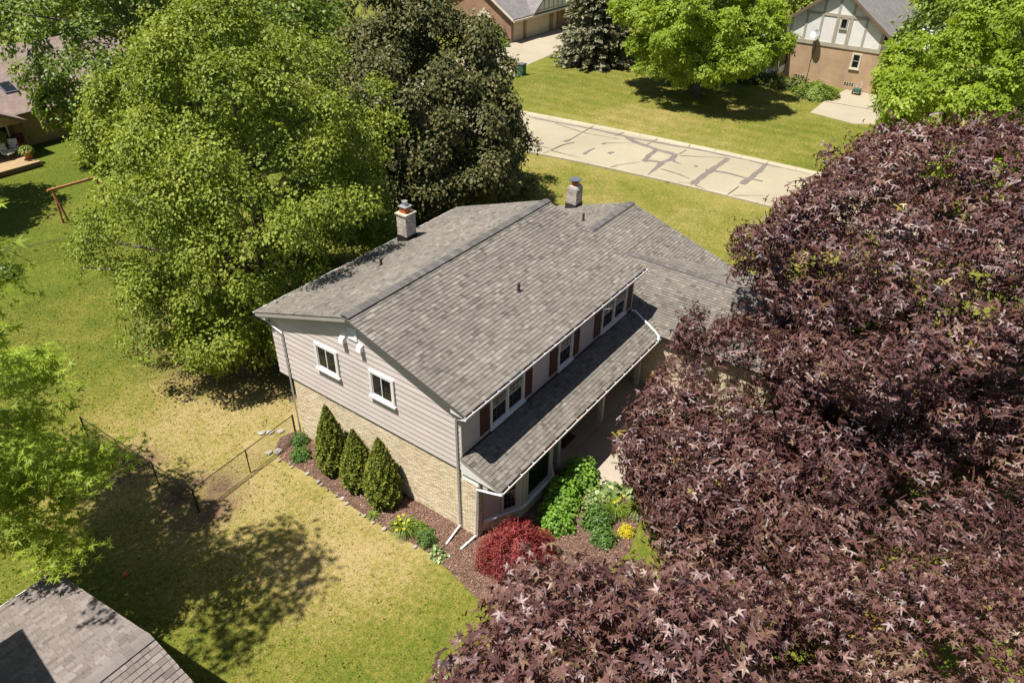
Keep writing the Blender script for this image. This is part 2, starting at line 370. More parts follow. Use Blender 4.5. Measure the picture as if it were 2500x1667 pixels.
WID = [(.40, .62), (.75, .60), (.55, .7), (.75, .12), (.6, .12), (.55, .8), (.42, .28), (.5, .75), (.28, .10), (.45, .12), (.6, .25), (.4, .2), (.55, .3), (.45, .4), (.3, .3)]
for i, (pl, w) in enumerate(zip(SEALS, WID)):
    mb = MB(); ribbon(mb, pl, (w[0]*.62, w[1]*.62), .0345+.0022*i, .30, i); o = mb.build('crack_sealant', M['seal'], road)
for i, pl in enumerate(CRACKS):
    mb = MB(); ribbon(mb, pl, (.055, .035), .0700+.0006*i, .6, 50+i); mb.build('crack', M['crack'], road)

sheet('driveway', [(67.2, 39.95), (65.2, 36.6), (61.5, 34.6), (56, 33.6), (47, 32.7), (38.4, 32.0), (37.6, 39.3), (50, 40.1), (57.6, 39.95)], .02, M['drive'])
pat = sheet('paved_path', [(53.2, 5.4), (57.2, 5.45), (62.4, 5.0), (62.4, -.4), (53.4, .2), (52.4, 1.6)], .02, M['drive'])
mb = MB(); ribbon(mb, [(57.3, 5.4), (57.5, .1)], (.12, .12), .026, .6, 3); mb.build('joint', M['crack'], pat)
# walk and porch slab before the house, in poured panels
walk = sheet('front_walk', [(4.35, -.95), (12.3, -.95), (12.3, -3.25), (4.75, -3.25), (4.35, -2.3)], .012, M['crack'])
for i in range(6):
    for j in range(2):
        x0, x1 = 4.35+1.3*i, 4.35+1.3*(i+1)-.015; y0, y1 = -.955-1.14*j, -.955-1.14*(j+1)+.015
        MB().box(x0, x1, y1, y0, .0, .035+.004*((i+j) % 2), .5).build('slab', M['walk'], walk)
# mulch beds
bed = sheet('mulch_bed', [(-.02, 8.3), (-.7, 8.45), (-1.2, 8.15), (-1.45, 7.5), (-1.36, 6.3), (-1.45, 5.0), (-1.53, 3.7), (-1.55, 2.5), (-1.55, 1.5), (-1.45, .5), (-1.6, -.6), (-1.9, -2), (-1.6, -3.6),
                         (.2, -4.6), (2.5, -4.9), (4.6, -4.3), (4.75, -3.2), (4.3, -2.3), (4.3, -.9), (0, -.4)], .02, M['mulch'])
def chips():
    r = np.random.default_rng(5); mb = MB(); 
    poly = [(v.co.x, v.co.y) for v in bed.data.vertices]
    def inside(x, y):
        c = False; j = len(poly)-1
        for i in range(len(poly)):
            (xi, yi), (xj, yj) = poly[i], poly[j]
            if (yi > y) != (yj > y) and x < (xj-xi)*(y-yi)/(yj-yi)+xi: c = not c
            j = i
        return c
    k = 0
    while k < 14000:
        x, y = r.uniform(-2.1, 4.8), r.uniform(-5, 8.5)
        if not inside(x, y): continue
        k += 1; a = r.uniform(0, math.pi); ln, wd = r.uniform(.03, .09), r.uniform(.012, .03)
        u = np.array([math.cos(a), math.sin(a), r.uniform(-.3, .3)])*ln; v = np.array([-math.sin(a), math.cos(a), r.uniform(-.4, .4)])*wd
        p = np.array([x, y, .035+r.uniform(0, .03)])
        mb.add([p-u*.5-v*.5, p+u*.5-v*.4, p+u*.45+v*.5, p-u*.5+v*.4], [(0, 1, 2, 3)], float(r.beta(1.6, 2.2)))
    mb.build('wood_chips', M['chips'], bed, 'stuff')
chips()

# ================================================================== HOUSE BUILDING BLOCKS
SHINGLES, BRICKS = {}, {}
def roof_plane(key, O, U, V, vlen, span, expo=.1435, seed=0, tone=0.0):
    """lay the shingles of one roof plane; O eave corner, U along the eave, V up the slope, span(v)->(u0,u1)"""
    r = random.Random(seed); O, U, V = np.asarray(O, float), nrm(U), nrm(V); N = np.cross(U, V)
    if N[2] < 0: N = -N
    rows = int(math.ceil(vlen/expo)); out = SHINGLES.setdefault(key, [])
    for i in range(rows):
        v0 = i*expo; v1 = min(v0+expo+.02, vlen); 
        if v1-v0 < .02: continue
        u0, u1 = span(min(v0+expo/2, vlen)); u = u0
        while u < u1-.02:
            w = r.choice((.10, .13, .16, .19, .22, .26)); w = min(w, u1-u)
            t = r.choice((.022, .028, .034))
            lev = min(7, max(0, int(r.gauss(3.9+tone, 1.55))))
            out.append((O+U*u+V*v0, U, V, N, round(w, 2), t, round(v1-v0, 3), lev)); u += w
_SM = {}
def shingle_verts(w, t, e):
    return [(0, 0, -.004), (w-.006, 0, -.004), (w-.006, e, -.004), (0, e, -.004), (0, 0, t), (w-.006, 0, t), (w-.006, e, .003), (0, e, .003)]
SH_F = [(4, 5, 6, 7), (0, 1, 5, 4), (1, 2, 6, 5), (3, 0, 4, 7)]
def frame(p, U, V, N):
    return Matrix(((U[0], V[0], N[0], p[0]), (U[1], V[1], N[1], p[1]), (U[2], V[2], N[2], p[2]), (0, 0, 0, 1)))
def largest(items, pos, n=300):
    X, Y, Z = cam_px(pos); ok = (X > 4) & (X < 1020) & (Y > 4) & (Y < 678) & (Z > 0)
    d = np.linalg.norm(np.asarray(pos)-CAM, axis=1); d[~ok] = 1e9
    idx = np.argsort(d); idx = [int(i) for i in idx[:n] if d[i] < 1e8]; return set(idx)
def finish_shingles(key, parent, bmax=300):
    L = SHINGLES[key]; big = largest(L, np.array([s[0] for s in L]), bmax); rest = MB()
    for i, (p, U, V, N, w, t, e, lev) in enumerate(L):
        vs = shingle_verts(w, t, e)
        if i in big and np.dot(np.cross(U, V), N) > 0:
            k = (w, t, e, lev)
            if k not in _SM: _SM[k] = MB().add(vs, SH_F, lev/7).mesh('shingle', M['shingle'])
            placed('shingle', _SM[k], frame(p, U, V, N), parent)
        else: rest.add([p+U*a+V*b+N*c for a, b, c in vs], SH_F if np.dot(np.cross(U, V), N) > 0 else [f[::-1] for f in SH_F], lev/7)
    rest.build('shingles', M['shingle'], parent, 'stuff')
def brick_face(key, O, U, N, width, height, bl=.205, bh=.0665, skip=None, seed=0, top=None):
    r = random.Random(seed); O, U, N = np.asarray(O, float), nrm(U), nrm(N); out = BRICKS.setdefault(key, []); pitch = bh+.0105
    rows = int(height/pitch)
    for i in range(rows):
        z = i*pitch+.006; u = 0.0; first = True
        while u < width-.03:
            w = bl if not first else (bl if i % 2 == 0 else bl/2); first = False; w = min(w, width-u)
            if not (skip and skip(u, u+w, z, z+bh)) and not (top and z+bh > min(top(u), top(u+w))):
                out.append((O+U*u+np.array([0, 0, z]), U, N, round(w-.0105, 3), bh, r.choice((.008, .010, .013)), min(7, max(0, int(r.gauss(3.6, 1.8))))))
            u += w
_BM = {}
def brick_verts(w, h, d): return [(0, 0, -.01), (w, 0, -.01), (w, h, -.01), (0, h, -.01), (0, 0, d), (w, 0, d), (w, h, d), (0, h, d)]
BR_F = [(4, 5, 6, 7), (0, 1, 5, 4), (1, 2, 6, 5), (2, 3, 7, 6), (3, 0, 4, 7)]
def finish_bricks(key, parent, matname='brick', bmax=300):
    L = BRICKS[key]; big = largest(L, np.array([s[0] for s in L]), bmax) if bmax else set(); rest = MB(); Z = np.array([0, 0, 1.])
    for i, (p, U, N, w, h, d, lev) in enumerate(L):
        vs = brick_verts(w, h, d); flip = np.dot(np.cross(U, Z), N) < 0
        if i in big and not flip:
            k = (matname, w, h, d, lev)
            if k not in _BM: _BM[k] = MB().add(vs, BR_F, lev/7).mesh('brick', M[matname])
            placed('brick', _BM[k], frame(p, U, Z, N), parent)
        elif i in big:
            k = (matname, w, h, d, lev); q = p+U*w
            if k not in _BM: _BM[k] = MB().add(vs, BR_F, lev/7).mesh('brick', M[matname])
            placed('brick', _BM[k], frame(q, -U, Z, N), parent)
        else: rest.add([p+U*a+Z*b+N*c for a, b, c in vs], [f[::-1] for f in BR_F] if flip else BR_F, lev/7)
    if rest.v: rest.build('bricks', M[matname], parent, 'stuff')

def window(parent, O, U, N, w, h, sashes=1, style='hung', fm='white', fr=.085, sill=True, name='window', grid=(3, 2), proud=.07, frame_label=None):
    """O lower corner on the wall face, U along, N outward; frame > pane, muntin, sill"""
    O, U, N = np.asarray(O, float), nrm(U), nrm(N); Z = np.array([0, 0, 1.])
    f = MB()
    def bar(u0, u1, z0, z1, d0, d1, mb=f): mb.obox(O+U*u0+Z*z0+N*d0, U*(u1-u0), Z*(z1-z0), N*(d1-d0))
    bar(0, w, h-fr, h, 0, proud); bar(0, fr, fr, h-fr, 0, proud); bar(w-fr, w, fr, h-fr, 0, proud); bar(0, w, 0, fr, 0, proud)
    n = sashes; iw = (w-2*fr-(n-1)*fr)/n
    fo = f.build(name, M[fm], parent)
    if sill:
        s = MB(); bar(-.04, w+.04, -.035, .03, 0.003, proud+.05, s); s.build('sill', M[fm], fo)
    st = MB(); panes = []
    for k in range(n):
        u0 = fr+k*(iw+fr); u1 = u0+iw; s = .035
        if k: st.obox(O+U*(u0-fr)+Z*fr+N*.004, U*fr, Z*(h-2*fr), N*(proud-.006))
        if style == 'hung':
            mid = fr+(h-2*fr)*.53
            for z0, z1, dep, up in ((fr, mid+.02, .030, 0), (mid-.02, h-fr, .048, 1)):
                for q in ((u0, u1, z0, z0+s), (u0, u1, z1-s, z1), (u0, u0+s, z0+s, z1-s), (u1-s, u1, z0+s, z1-s)):
                    st.obox(O+U*q[0]+Z*q[2]+N*.006, U*(q[1]-q[0]), Z*(q[3]-q[2]), N*(dep-.006))
                panes.append((u0+s, u1-s, z0+s, z1-s, .020+.018*up, True))
        elif style == 'slide':
            um = (u0+u1)/2
            for a, b, dep in ((u0, um+.018, .032), (um-.018, u1, .046)):
                for q in ((a, b, fr, fr+s), (a, b, h-fr-s, h-fr), (a, a+s, fr+s, h-fr-s), (b-s, b, fr+s, h-fr-s)):
                    st.obox(O+U*q[0]+Z*q[2]+N*.006, U*(q[1]-q[0]), Z*(q[3]-q[2]), N*(dep-.006))
                panes.append((a+s, b-s, fr+s, h-fr-s, dep-.014, False))
        else:
            panes.append((u0, u1, fr, h-fr, .02, False))
    if st.v: st.build('sash', M[fm], fo)
    for a, b, z0, z1, d, g in panes:
        pn = MB(); pn.obox(O+U*a+Z*z0+N*.008, U*(b-a), Z*(z1-z0), N*(d-.008)); pn.build('pane', M['glass'], fo)
        if g and grid:
            gm = MB()
            for i in range(1, grid[0]): gm.obox(O+U*(a+(b-a)*i/grid[0]-.008)+Z*z0+N*(d+.001), U*.016, Z*(z1-z0), N*.006)
            for i in range(1, grid[1]): gm.obox(O+U*a+Z*(z0+(z1-z0)*i/grid[1]-.008)+N*(d+.0015), U*(b-a), Z*.016, N*.007)
            gm.build('muntin', M['mullion'], fo)
    return fo
M['mullion'] = flat('dark_muntin', (0.10, 0.095, 0.09), 0.5)

def planks(parent, O, U, N, z0, ztop, expo, span, mat='siding', seed=0, name='plank', thick=.028):
    """lap siding: each board an object; span(z)->(u0,u1) along the wall at that height"""
    r = random.Random(seed); O, U, N = np.asarray(O, float), nrm(U), nrm(N); Z = np.array([0, 0, 1.]); z = z0; i = 0
    while z < ztop-.03:
        z1 = min(z+expo, ztop); a0, b0 = span(z); a1, b1 = span(z1)
        if b0-a0 < .1: break
        if b1-a1 < .05: a1 = b1 = (a1+b1)/2; a1 -= .02; b1 += .02
        lo, hi = thick, .006
        P = [O+U*a0+Z*z, O+U*b0+Z*z, O+U*b1+Z*z1, O+U*a1+Z*z1]
        vs = P+[P[0]+N*lo, P[1]+N*lo, P[2]+N*hi, P[3]+N*hi]
        fs = [(4, 5, 6, 7), (0, 1, 5, 4), (1, 2, 6, 5), (2, 3, 7, 6), (3, 0, 4, 7)]
        if np.dot(np.cross(U, Z), N) < 0: fs = [f[::-1] for f in fs]
        MB().add(vs, fs, r.random()).build(name, M[mat], parent); z = z1; i += 1

def gutter(parent, p0, p1, out, hang=.62, debris=True, seed=0, name='gutter'):
    """open K gutter from p0 to p1 (top back edge), 'out' horizontal direction away from the house"""
    p0, p1, out = np.asarray(p0, float), np.asarray(p1, float), nrm(out); Z = np.array([0, 0, 1.]); L = p1-p0; W, H = .125, .10
    mb = MB(); T = .008
    mb.obox(p0-Z*H, L, out*T, Z*H); mb.obox(p0-Z*H+out*T, L, out*(W-2*T-.02), Z*T)
    A = [p0+out*(W-.028-T)-Z*H, p0+out*(W-.02)-Z*H, p0+out*W-Z*.02, p0+out*W+Z*.0, p0+out*(W-.02), p0+out*(W-.02)-Z*.02]
    mb.prism(A, L)
    for e in (p0, p1-nrm(L)*T): mb.obox(e-Z*H, out*(W-.012), Z*(H-.012), nrm(L)*T)
    g = mb.build(name, M['gutter'], parent)
    if debris:
        d = MB(); r = random.Random(seed); n = int(np.linalg.norm(L)/.25)
        for i in range(n):
            h0, h1 = .045+r.uniform(-.02, .035), .045+r.uniform(-.02, .035); a, b = p0+L*(i/n), p0+L*((i+1)/n)
            d.add([a+out*.009-Z*(H-.01), b+out*.009-Z*(H-.01), b+out*(W-.03)-Z*(H-.01), a+out*(W-.03)-Z*(H-.01), a+out*.009-Z*(H-h0-.01), b+out*.009-Z*(H-h1-.01), b+out*(W-.03)-Z*(H-h1+.005), a+out*(W-.03)-Z*(H-h0+.005)],
                  [(4, 5, 6, 7), (0, 1, 5, 4), (2, 3, 7, 6), (0, 4, 7, 3), (1, 2, 6, 5)], r.random())
        d.build('leaf_litter', M['debris'], g)
    n = max(2, int(np.linalg.norm(L)/hang))
    for i in range(n):
        c = p0+L*((i+.5)/n); MB().obox(c-nrm(L)*.011+Z*.002+out*.004, nrm(L)*.022, out*(W-.01), Z*.008).build('hanger', M['gutter'], g)
    return g
def downpipe(parent, pts, w=.075, d=.06, name='downspout', mat='downpipe'):
    mb = MB(); mb.tube(pts, w*.52, 4); return mb.build(name, M[mat], parent)
def ridge_vent(parent, p0, p1, sA, sB, half=.16, lift=.06, seed=0, name='ridge_cap'):
    """p0->p1 ridge line; sA,sB unit vectors down each slope"""
    p0, p1, sA, sB = np.asarray(p0, float), np.asarray(p1, float), nrm(sA), nrm(sB); L = p1-p0; n = int(np.linalg.norm(L)/.2); D = L/n; Z = np.array([0, 0, 1.]); r = random.Random(seed)
    vent = MB()
    for s in (sA, sB):
        o = np.cross(nrm(L), s); o = o if o[2] > 0 else -o
        vent.obox(p0+o*.004, L, s*half, o*lift)
    v = vent.build('ridge_vent', M['vent_black'], parent)
    for i in range(n):
        a = p0+D*i; b = a+D*1.12; lev = r.random(); mb = MB(); h0, h1 = lift+.018, lift+.006
        for s in (sA, sB):
            o = np.cross(nrm(L), s); o = o if o[2] > 0 else -o
            q = [a+Z*h0*1.04, a+s*(half*.96)+o*h0, b+s*(half*.96)+o*h1, b+Z*h1*1.04]
            f = [(0, 1, 2, 3)]
            nn = np.cross(q[1]-q[0], q[2]-q[0]); f = f if np.dot(nn, o) > 0 else [(3, 2, 1, 0)]
            low = [x-o*.012 for x in q]
            mb.add(q+low, f+[(0, 4, 5, 1), (1, 5, 6, 2)], lev)
        mb.build(name, M['shingle_cap'], v)

# ================================================================== THE HOUSE IN THE MIDDLE
HE, HR, YR, YB, OX, OY, LX = 5.25, 6.81, 4.33, 9.06, .27, .36, 10.98
SL = (HR-HE)/(YR+OY); SR = (HR-5.23)/(YB-YR); XW, DEP, CANT, H1 = 10.85, 7.9, 8.62, 2.71
SP, ZP, YF, ZF = .316, 3.29, -1.57, 2.794          # porch and wing slope
house = thing('suburban_house', 'two-storey house with grey shingle roof, greige siding over cream brick, oxblood shutters', 'house', (5.4, 4, 0))
# ---- core walls
wall = MB().box(0, XW, 0, DEP, 0, H1).box(0, XW, 0, CANT, H1, HE-.1).prism([(0, 0, HE-.1), (0, CANT, HE-.1), (0, YR, HR-.16)], (XW, 0, 0)).box(0.0, .2, -.62, 0, 0, 2.33).box(0.002, .198, -.70, -.002, 2.33, 2.62).build('wall', M['mortar'], house)
# ---- brick gable end
def rk(z):   # gable limits along y at height z
    if z <= HE-.12: return (0.0, CANT)
    return ((z-HE+.16)/SL-OY, YB-(z-5.23+.16)/SR)
brick_face('house', (0, DEP, 0), (0, -1, 0), (-1, 0, 0), DEP+.62, 2.70, seed=1, top=lambda u: 2.70 if u < DEP-.02 else 2.33)
brick_face('house', (.2, -.62, 0), (-1, 0, 0), (0, -1, 0), .2, 2.33, seed=2)
# ---- siding of the gable end: boards run front to back
planks(house, (0, 0, 0), (0, 1, 0), (-1, 0, 0), H1, HR-.18, .222, lambda z: (max(rk(z)[0], 0), min(rk(z)[1], CANT)), seed=3)
MB().box(-.03, .012, 0, CANT, H1-.05, H1-.002).build('starter_strip', M['flash'], house)
# ---- upper front wall
planks(house, (0, 0, 0), (1, 0, 0), (0, -1, 0), ZP+.16, HE-.12, .108, lambda z: (.06, XW-.06), seed=4, thick=.012)
MB().box(-.024, .06, -.03, .03, ZP, HE-.12).build('corner_board', M['siding'], house)
MB().box(XW-.06, XW+.02, -.03, .0, ZP, HE-.12).build('corner_board', M['siding'], house)
MB().box(.0, XW, -.045, .0, ZP+.05, ZP+.16).build('skirt_board', M['trim'], house)
MB().box(.0, XW, -.07, .0, ZP-.02, ZP+.05).build('flashing', M['flash'], house)
# ---- roofs
deck = MB()
def slab(mb, pts, t=.10): mb.prism([np.array(p)-np.array([0, 0, .02]) for p in pts], (0, 0, -t))
slab(deck, [(-OX, -OY, HE), (LX, -OY, HE), (LX, YR, HR), (-OX, YR, HR)]); slab(deck, [(-OX, YR, HR), (LX, YR, HR), (LX, YB, 5.23), (-OX, YB, 5.23)])
roof = deck.build('roof', M['underlay'], house)
V1 = (0, 1, SL); V2 = (0, -1, SR); c1, c2 = math.hypot(1, SL), math.hypot(1, SR)
roof_plane('house', (-OX-.02, -OY-.03, HE-.03*SL), (1, 0, 0), V1, (YR+OY)*c1, lambda v: (0, LX+OX+.03), seed=10)
roof_plane('house', (-OX-.02, YB+.03, 5.23-.03*SR), (1, 0, 0), V2, (YB-YR)*c2, lambda v: (0, LX+OX+.03), seed=11)
ridge_vent(roof, (-OX, YR, HR), (LX, YR, HR), (0, -1, -SL), (0, 1, -SR), seed=12)
# rake and eave trim
for x0, x1 in ((-OX-.005, -OX+.03), (LX-.03, LX+.005)):
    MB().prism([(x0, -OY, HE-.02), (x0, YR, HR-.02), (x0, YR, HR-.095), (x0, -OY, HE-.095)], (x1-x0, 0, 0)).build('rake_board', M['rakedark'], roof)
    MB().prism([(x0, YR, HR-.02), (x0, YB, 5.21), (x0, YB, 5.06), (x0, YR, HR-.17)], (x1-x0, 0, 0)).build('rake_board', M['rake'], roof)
MB().box(-OX+.03, LX-.03, -OY, -OY+.025, HE-.17, HE-.03).build('fascia', M['white'], roof)
MB().box(-OX+.03, LX-.03, YB-.025, YB, 5.06, 5.20).build('fascia', M['white'], roof)
MB().box(-OX+.03, LX-.03, -OY+.025, -.024, HE-.17, HE-.15).box(-OX+.03, -.03, -OY+.025, -.024, HE-.148, HE-.13).build('soffit', M['white'], roof)
MB().box(-OX+.03, LX-.03, CANT, YB-.025, 5.06, 5.08).build('soffit', M['white'], roof)
for s in (0, 1):      # white boxed returns at the gable corners
    if s == 0: MB().prism([(-OX+.032, -OY+.03, HE-.168), (-OX+.032, .18, HE-.168), (-OX+.032, .18, HE-.01+.0), (-OX+.032, -OY+.03, HE-.13)], (OX-.06, 0, 0)).build('eave_return', M['white'], roof)
    else: MB().prism([(-OX+.032, YB-.03, 5.062), (-OX+.032, CANT-.05, 5.062), (-OX+.032, CANT-.05, 5.21), (-OX+.032, YB-.03, 5.10)], (OX-.06, 0, 0)).build('eave_return', M['white'], roof)
gutter(house, (-OX, -OY-.002, HE-.035), (LX, -OY-.002, HE-.035), (0, -1, 0), seed=1)
gutter(house, (-OX, YB+.002, 5.195), (LX, YB+.002, 5.195), (0, 1, 0), seed=2)
# ---- gable windows, hoods and louvre
for y0, w in ((2.67, 1.08), (5.22, 1.09)):
    window(house, (-.022, y0+w, 3.93), (0, -1, 0), (-1, 0, 0), w, 1.06, 1, 'slide', proud=.06, fr=.10)
for y in (4.79, 3.99):
    MB().prism([(-.02, y-.10, 5.60), (-.02, y-.10, 5.84), (-.15, y-.10, 5.78), (-.19, y-.10, 5.62)], (0, .20, 0)).build('vent_hood', M['white'], house)
lou = MB().box(-.045, -.02, 4.14, 4.56, 5.83, 5.86).box(-.045, -.02, 4.14, 4.56, 6.27, 6.30).box(-.045, -.02, 4.14, 4.17, 5.86, 6.27).box(-.045, -.02, 4.53, 4.56, 5.86, 6.27).build('louvre', M['white'], house)
for i in range(7):
    z = 5.87+i*.057
    MB().prism([(-.022, 4.17, z+.05), (-.05, 4.17, z), (-.044, 4.17, z), (-.018, 4.17, z+.045)], (0, .36, 0)).build('slat', M['white'], lou)
# ---- upper front windows and shutters
ZW, HW = 3.44, 1.42
for x0, w, n in ((1.38, 1.86, 2), (5.30, .96, 1), (8.32, 1.92, 2)):
    window(house, (x0, -.012, ZW), (1, 0, 0), (0, -1, 0), w, HW, n, 'hung', proud=.075, fr=.09)
    for sx in (x0-.47, x0+w+.03):
        sh = MB().box(sx, sx+.44, -.05, -.0135, ZW+.02, ZW+HW-.02).build('shutter', M['shutter'], house)
        for i in range(17):
            z = ZW+.08+i*.076; MB().prism([(sx+.05, -.0515, z), (sx+.05, -.0645, z), (sx+.05, -.0515, z+.06)], (.34, 0, 0)).build('slat', M['shutter'], sh)
        MB().box(sx, sx+.05, -.062, -.0502, ZW+.02, ZW+HW-.02).box(sx+.39, sx+.44, -.062, -.0502, ZW+.02, ZW+HW-.02).build('stile', M['shutter'], sh)
# ---- porch roof, wing roof and garage gable (one slope runs on into the next)
XT = 14.05; ZT = ZP+SP*(XT-12.06); YT = XT-12.06; XR = 17.78; YW = 3.83; ZW2 = ZP+SP*YW; YWB = YW+(ZW2-2.8)/SP; YFG = -6.6
pr = MB()
slab(pr, [(-.1, YF, ZF), (10.49, YF, ZF), (12.06, 0, ZP), (-.1, 0, ZP)], .08)
slab(pr, [(XW, -.001, ZP), (12.06, -.001, ZP), (XT, YT, ZT), (XT, YW, ZW2), (XW, YW, ZW2)], .081) if False else None
pr.prism([(XW+.001, 0, ZP-.02), (12.06, 0, ZP-.02), (XT, YT, ZT-.02), (16.04, 0, ZP-.02), (17.61, YF, ZF-.02), (XR, YF, ZF-.02), (XR, YW, ZW2-.02), (XW+.001, YW, ZW2-.02)], (0, 0, -.082))
pr.prism([(XW+.001, YW, ZW2-.02), (XR, YW, ZW2-.02), (XR, YWB, 2.78), (XW+.001, YWB, 2.78)], (0, 0, -.083))
pr.prism([(10.49, YFG, ZF-.02), (XT, YFG, ZT-.02), (XT, YT, ZT-.02), (10.49, YF, ZF-.02)], (0, 0, -.084))
pr.prism([(17.61, YFG, ZF-.02), (17.61, YF, ZF-.02), (XT, YT, ZT-.02), (XT, YFG, ZT-.02)], (0, 0, -.085))
proof = pr.build('porch_roof', M['underlay'], house)
cp = math.hypot(1, SP); Vp = (0, 1, SP)
def porch_span(v):
    y = YF-.03+v/cp
    return (0 if y < -.03 else XW+.12, 12.06+y+.1) 
roof_plane('house', (-.12, YF-.03, ZF-.03*SP), (1, 0, 0), Vp, (YT-YF+.03)*cp, porch_span, seed=21)
def right_span(v):
    y = YF-.03+v/cp; return (16.04-y, XR+.02)
roof_plane('house', (0, YF-.03, ZF-.03*SP), (1, 0, 0), Vp, (YT-YF+.03)*cp, right_span, seed=22)
roof_plane('house', (0, YT+.001, ZT), (1, 0, 0), Vp, (YW-YT)*cp, lambda v: (XW+.02, XR+.02), seed=23)
roof_plane('house', (0, YWB+.03, 2.8-.03*SP), (1, 0, 0), (0, -1, SP), (YWB-YW+.03)*cp, lambda v: (XW+.02, XR+.02), seed=24)
def left_span(v):
    x = 10.49-.03+v/cp; return (0, (x-12.06)-YFG+.05)
roof_plane('house', (10.46, YFG, ZF-.03*SP), (0, 1, 0), (1, 0, SP), (XT-10.46)*cp, left_span, seed=25)
def rgt_span(v):
    x = 17.64-v/cp; return (0, (16.04-x)-YFG+.05)
roof_plane('house', (17.64, YFG, ZF-.03*SP), (0, 1, 0), (-1, 0, SP), (17.64-XT)*cp, rgt_span, seed=26)
finish_shingles('house', roof)
ridge_vent(proof, (XW+1.8, YW, ZW2), (XR, YW, ZW2), (0, -1, -SP), (0, 1, -SP), seed=27)
ridge_vent(proof, (XT, YFG, ZT), (XT, YT+.15, ZT), (-1, 0, -SP), (1, 0, -SP), half=.15, lift=.03, seed=28)
# porch trim: white triangular end, frieze boards, soffit, gutter
MB().prism([(-.105, YF, ZF-.03), (-.105, -.02, ZP-.03), (-.105, -.02, ZP-.13), (-.105, YF, ZF-.13)], (.03, 0, 0)).build('rake_board', M['rake'], proof)
MB().prism([(-.07, YF+.02, ZF-.12), (-.07, -.03, ZP-.14), (-.07, -.03, ZF-.17), (-.07, YF+.02, ZF-.17)], (.04, 0, 0)).build('gable_board', M['white'], proof)
for i in range(3):
    z = 2.35+i*.085; MB().prism([(-.004, -.66, z), (-.03, -.66, z), (-.012, -.66, z+.08), (-.004, -.66, z+.08)], (0, .64, 0)).build('plank', M['white'], house)
MB().box(-.06, 10.4, YF+.005, YF+.03, ZF-.17, ZF-.035).build('fascia', M['white'], proof)
MB().box(-.028, 10.4, YF+.03, -.002, ZF-.19, ZF-.171).build('soffit', M['white'], proof)
MB().box(-.03, 10.45, -1.02, -.84, ZF-.40, ZF-.195).build('beam', M['trim'], proof)
gutter(house, (-.1, YF-.002, ZF-.035), (10.38, YF-.002, ZF-.035), (0, -1, 0), seed=3)
# ---- ground floor front: bay window, porch slab, posts, front door
BAY = [(.24, -.62), (1.52, -1.28), (3.32, -1.28), (4.12, -.62)]
bay = MB().prism([(x, y+.035, 0) for x, y in BAY]+[(4.12, -.01, 0), (.24, -.01, 0)], (0, 0, .55)).build('bay_base', M['mortar'], house)
MB().prism([(.24, -.60, .55), (1.535, -1.245, .55), (3.305, -1.245, .55), (4.12, -.60, .55), (4.12, -.01, .55), (.24, -.01, .55)], (0, 0, ZF-.20-.55)).build('bay_wall', M['panelgrey'], house)
for (x0, y0), (x1, y1), sd in ((BAY[0], BAY[1], 31), (BAY[1], BAY[2], 32), (BAY[2], BAY[3], 33)):
    U = nrm([x1-x0, y1-y0, 0]); Nn = np.array([U[1], -U[0], 0]); ln = math.hypot(x1-x0, y1-y0)
    brick_face('house', (x0-Nn[0]*.035+0, y0-Nn[1]*.035+.0, 0), U, Nn, ln, .53, seed=sd)
    MB().obox((x0, y0, .55), U*ln, Nn*.09, (0, 0, .07)).build('bay_sill', M['white'], house)
U = nrm([1.28, -.66, 0]); Nn = np.array([U[1], -U[0], 0]); B0 = np.array([.24, -.60, 0.])+Nn*.0
MB().obox(B0+U*.02+np.array([0, 0, .62]), U*.62, Nn*.02, (0, 0, ZF-.85)).build('bay_panel', M['panelgrey'], house)
window(house, B0+U*.66+np.array([0, 0, .66]), U, Nn, .62, 1.62, 1, 'hung', 'trim', .07, False, proud=.06, grid=(3, 3))
MB().obox(B0+U*1.29+np.array([0, 0, .62]), U*.14, Nn*.05, (0, 0, ZF-.85)).build('bay_post', M['trim'], house)
window(house, (1.72, -1.246, .70), (1, 0, 0), (0, -1, 0), 1.46, 1.64, 1, 'plain', 'trim', .10, False, proud=.06)
for xa, xb in ((1.53, 1.715), (3.185, 3.32)): MB().box(xa, xb, -1.29, -1.246, .62, ZF-.2).build('bay_post', M['trim'], house)
U = nrm([.80, .66, 0]); Nn = np.array([U[1], -U[0], 0])
window(house, np.array([3.32, -1.25, .66])+U*.16, U, Nn, .66, 1.62, 1, 'hung', 'trim', .07, False, proud=.05, grid=(3, 3))
MB().box(4.12, 10.7, -.95, -.002, 0, .15).build('porch_slab', M['concrete'], house)
for x, y in ((4.25, -.88), (7.45, -.85), (10.42, -.86)):
    MB().box(x-.09, x+.09, y-.09, y+.09, .15, ZF-.40).build('porch_post', M['trim'], house)
brick_face('house', (4.12, -.002, .15), (1, 0, 0), (0, -1, 0), 6.6, 2.4, seed=35, skip=lambda a, b, z0, z1: .9 < (a+b)/2 < 2.2 and z1 < 2.2)
MB().box(5.1, 6.2, -.03, -.002, .15, 2.25).build('door', M['shutter'], house)
brick_face('house', (10.75, -.0, 0), (0, -1, 0), (-1, 0, 0), 6.2, 2.55, seed=36)
wingw = MB().box(10.75, 17.35, -6.2, 9.0, 0, 2.62).prism([(17.35, -1.4, 2.6), (17.35, 9.0, 2.6), (17.35, YW, ZW2-.12)], (-.2, 0, 0)).prism([(10.75, -6.2, 2.6), (17.35, -6.2, 2.6), (XT, -6.2, ZT-.12)], (0, .2, 0)).build('garage_wall', M['mortar'], house)
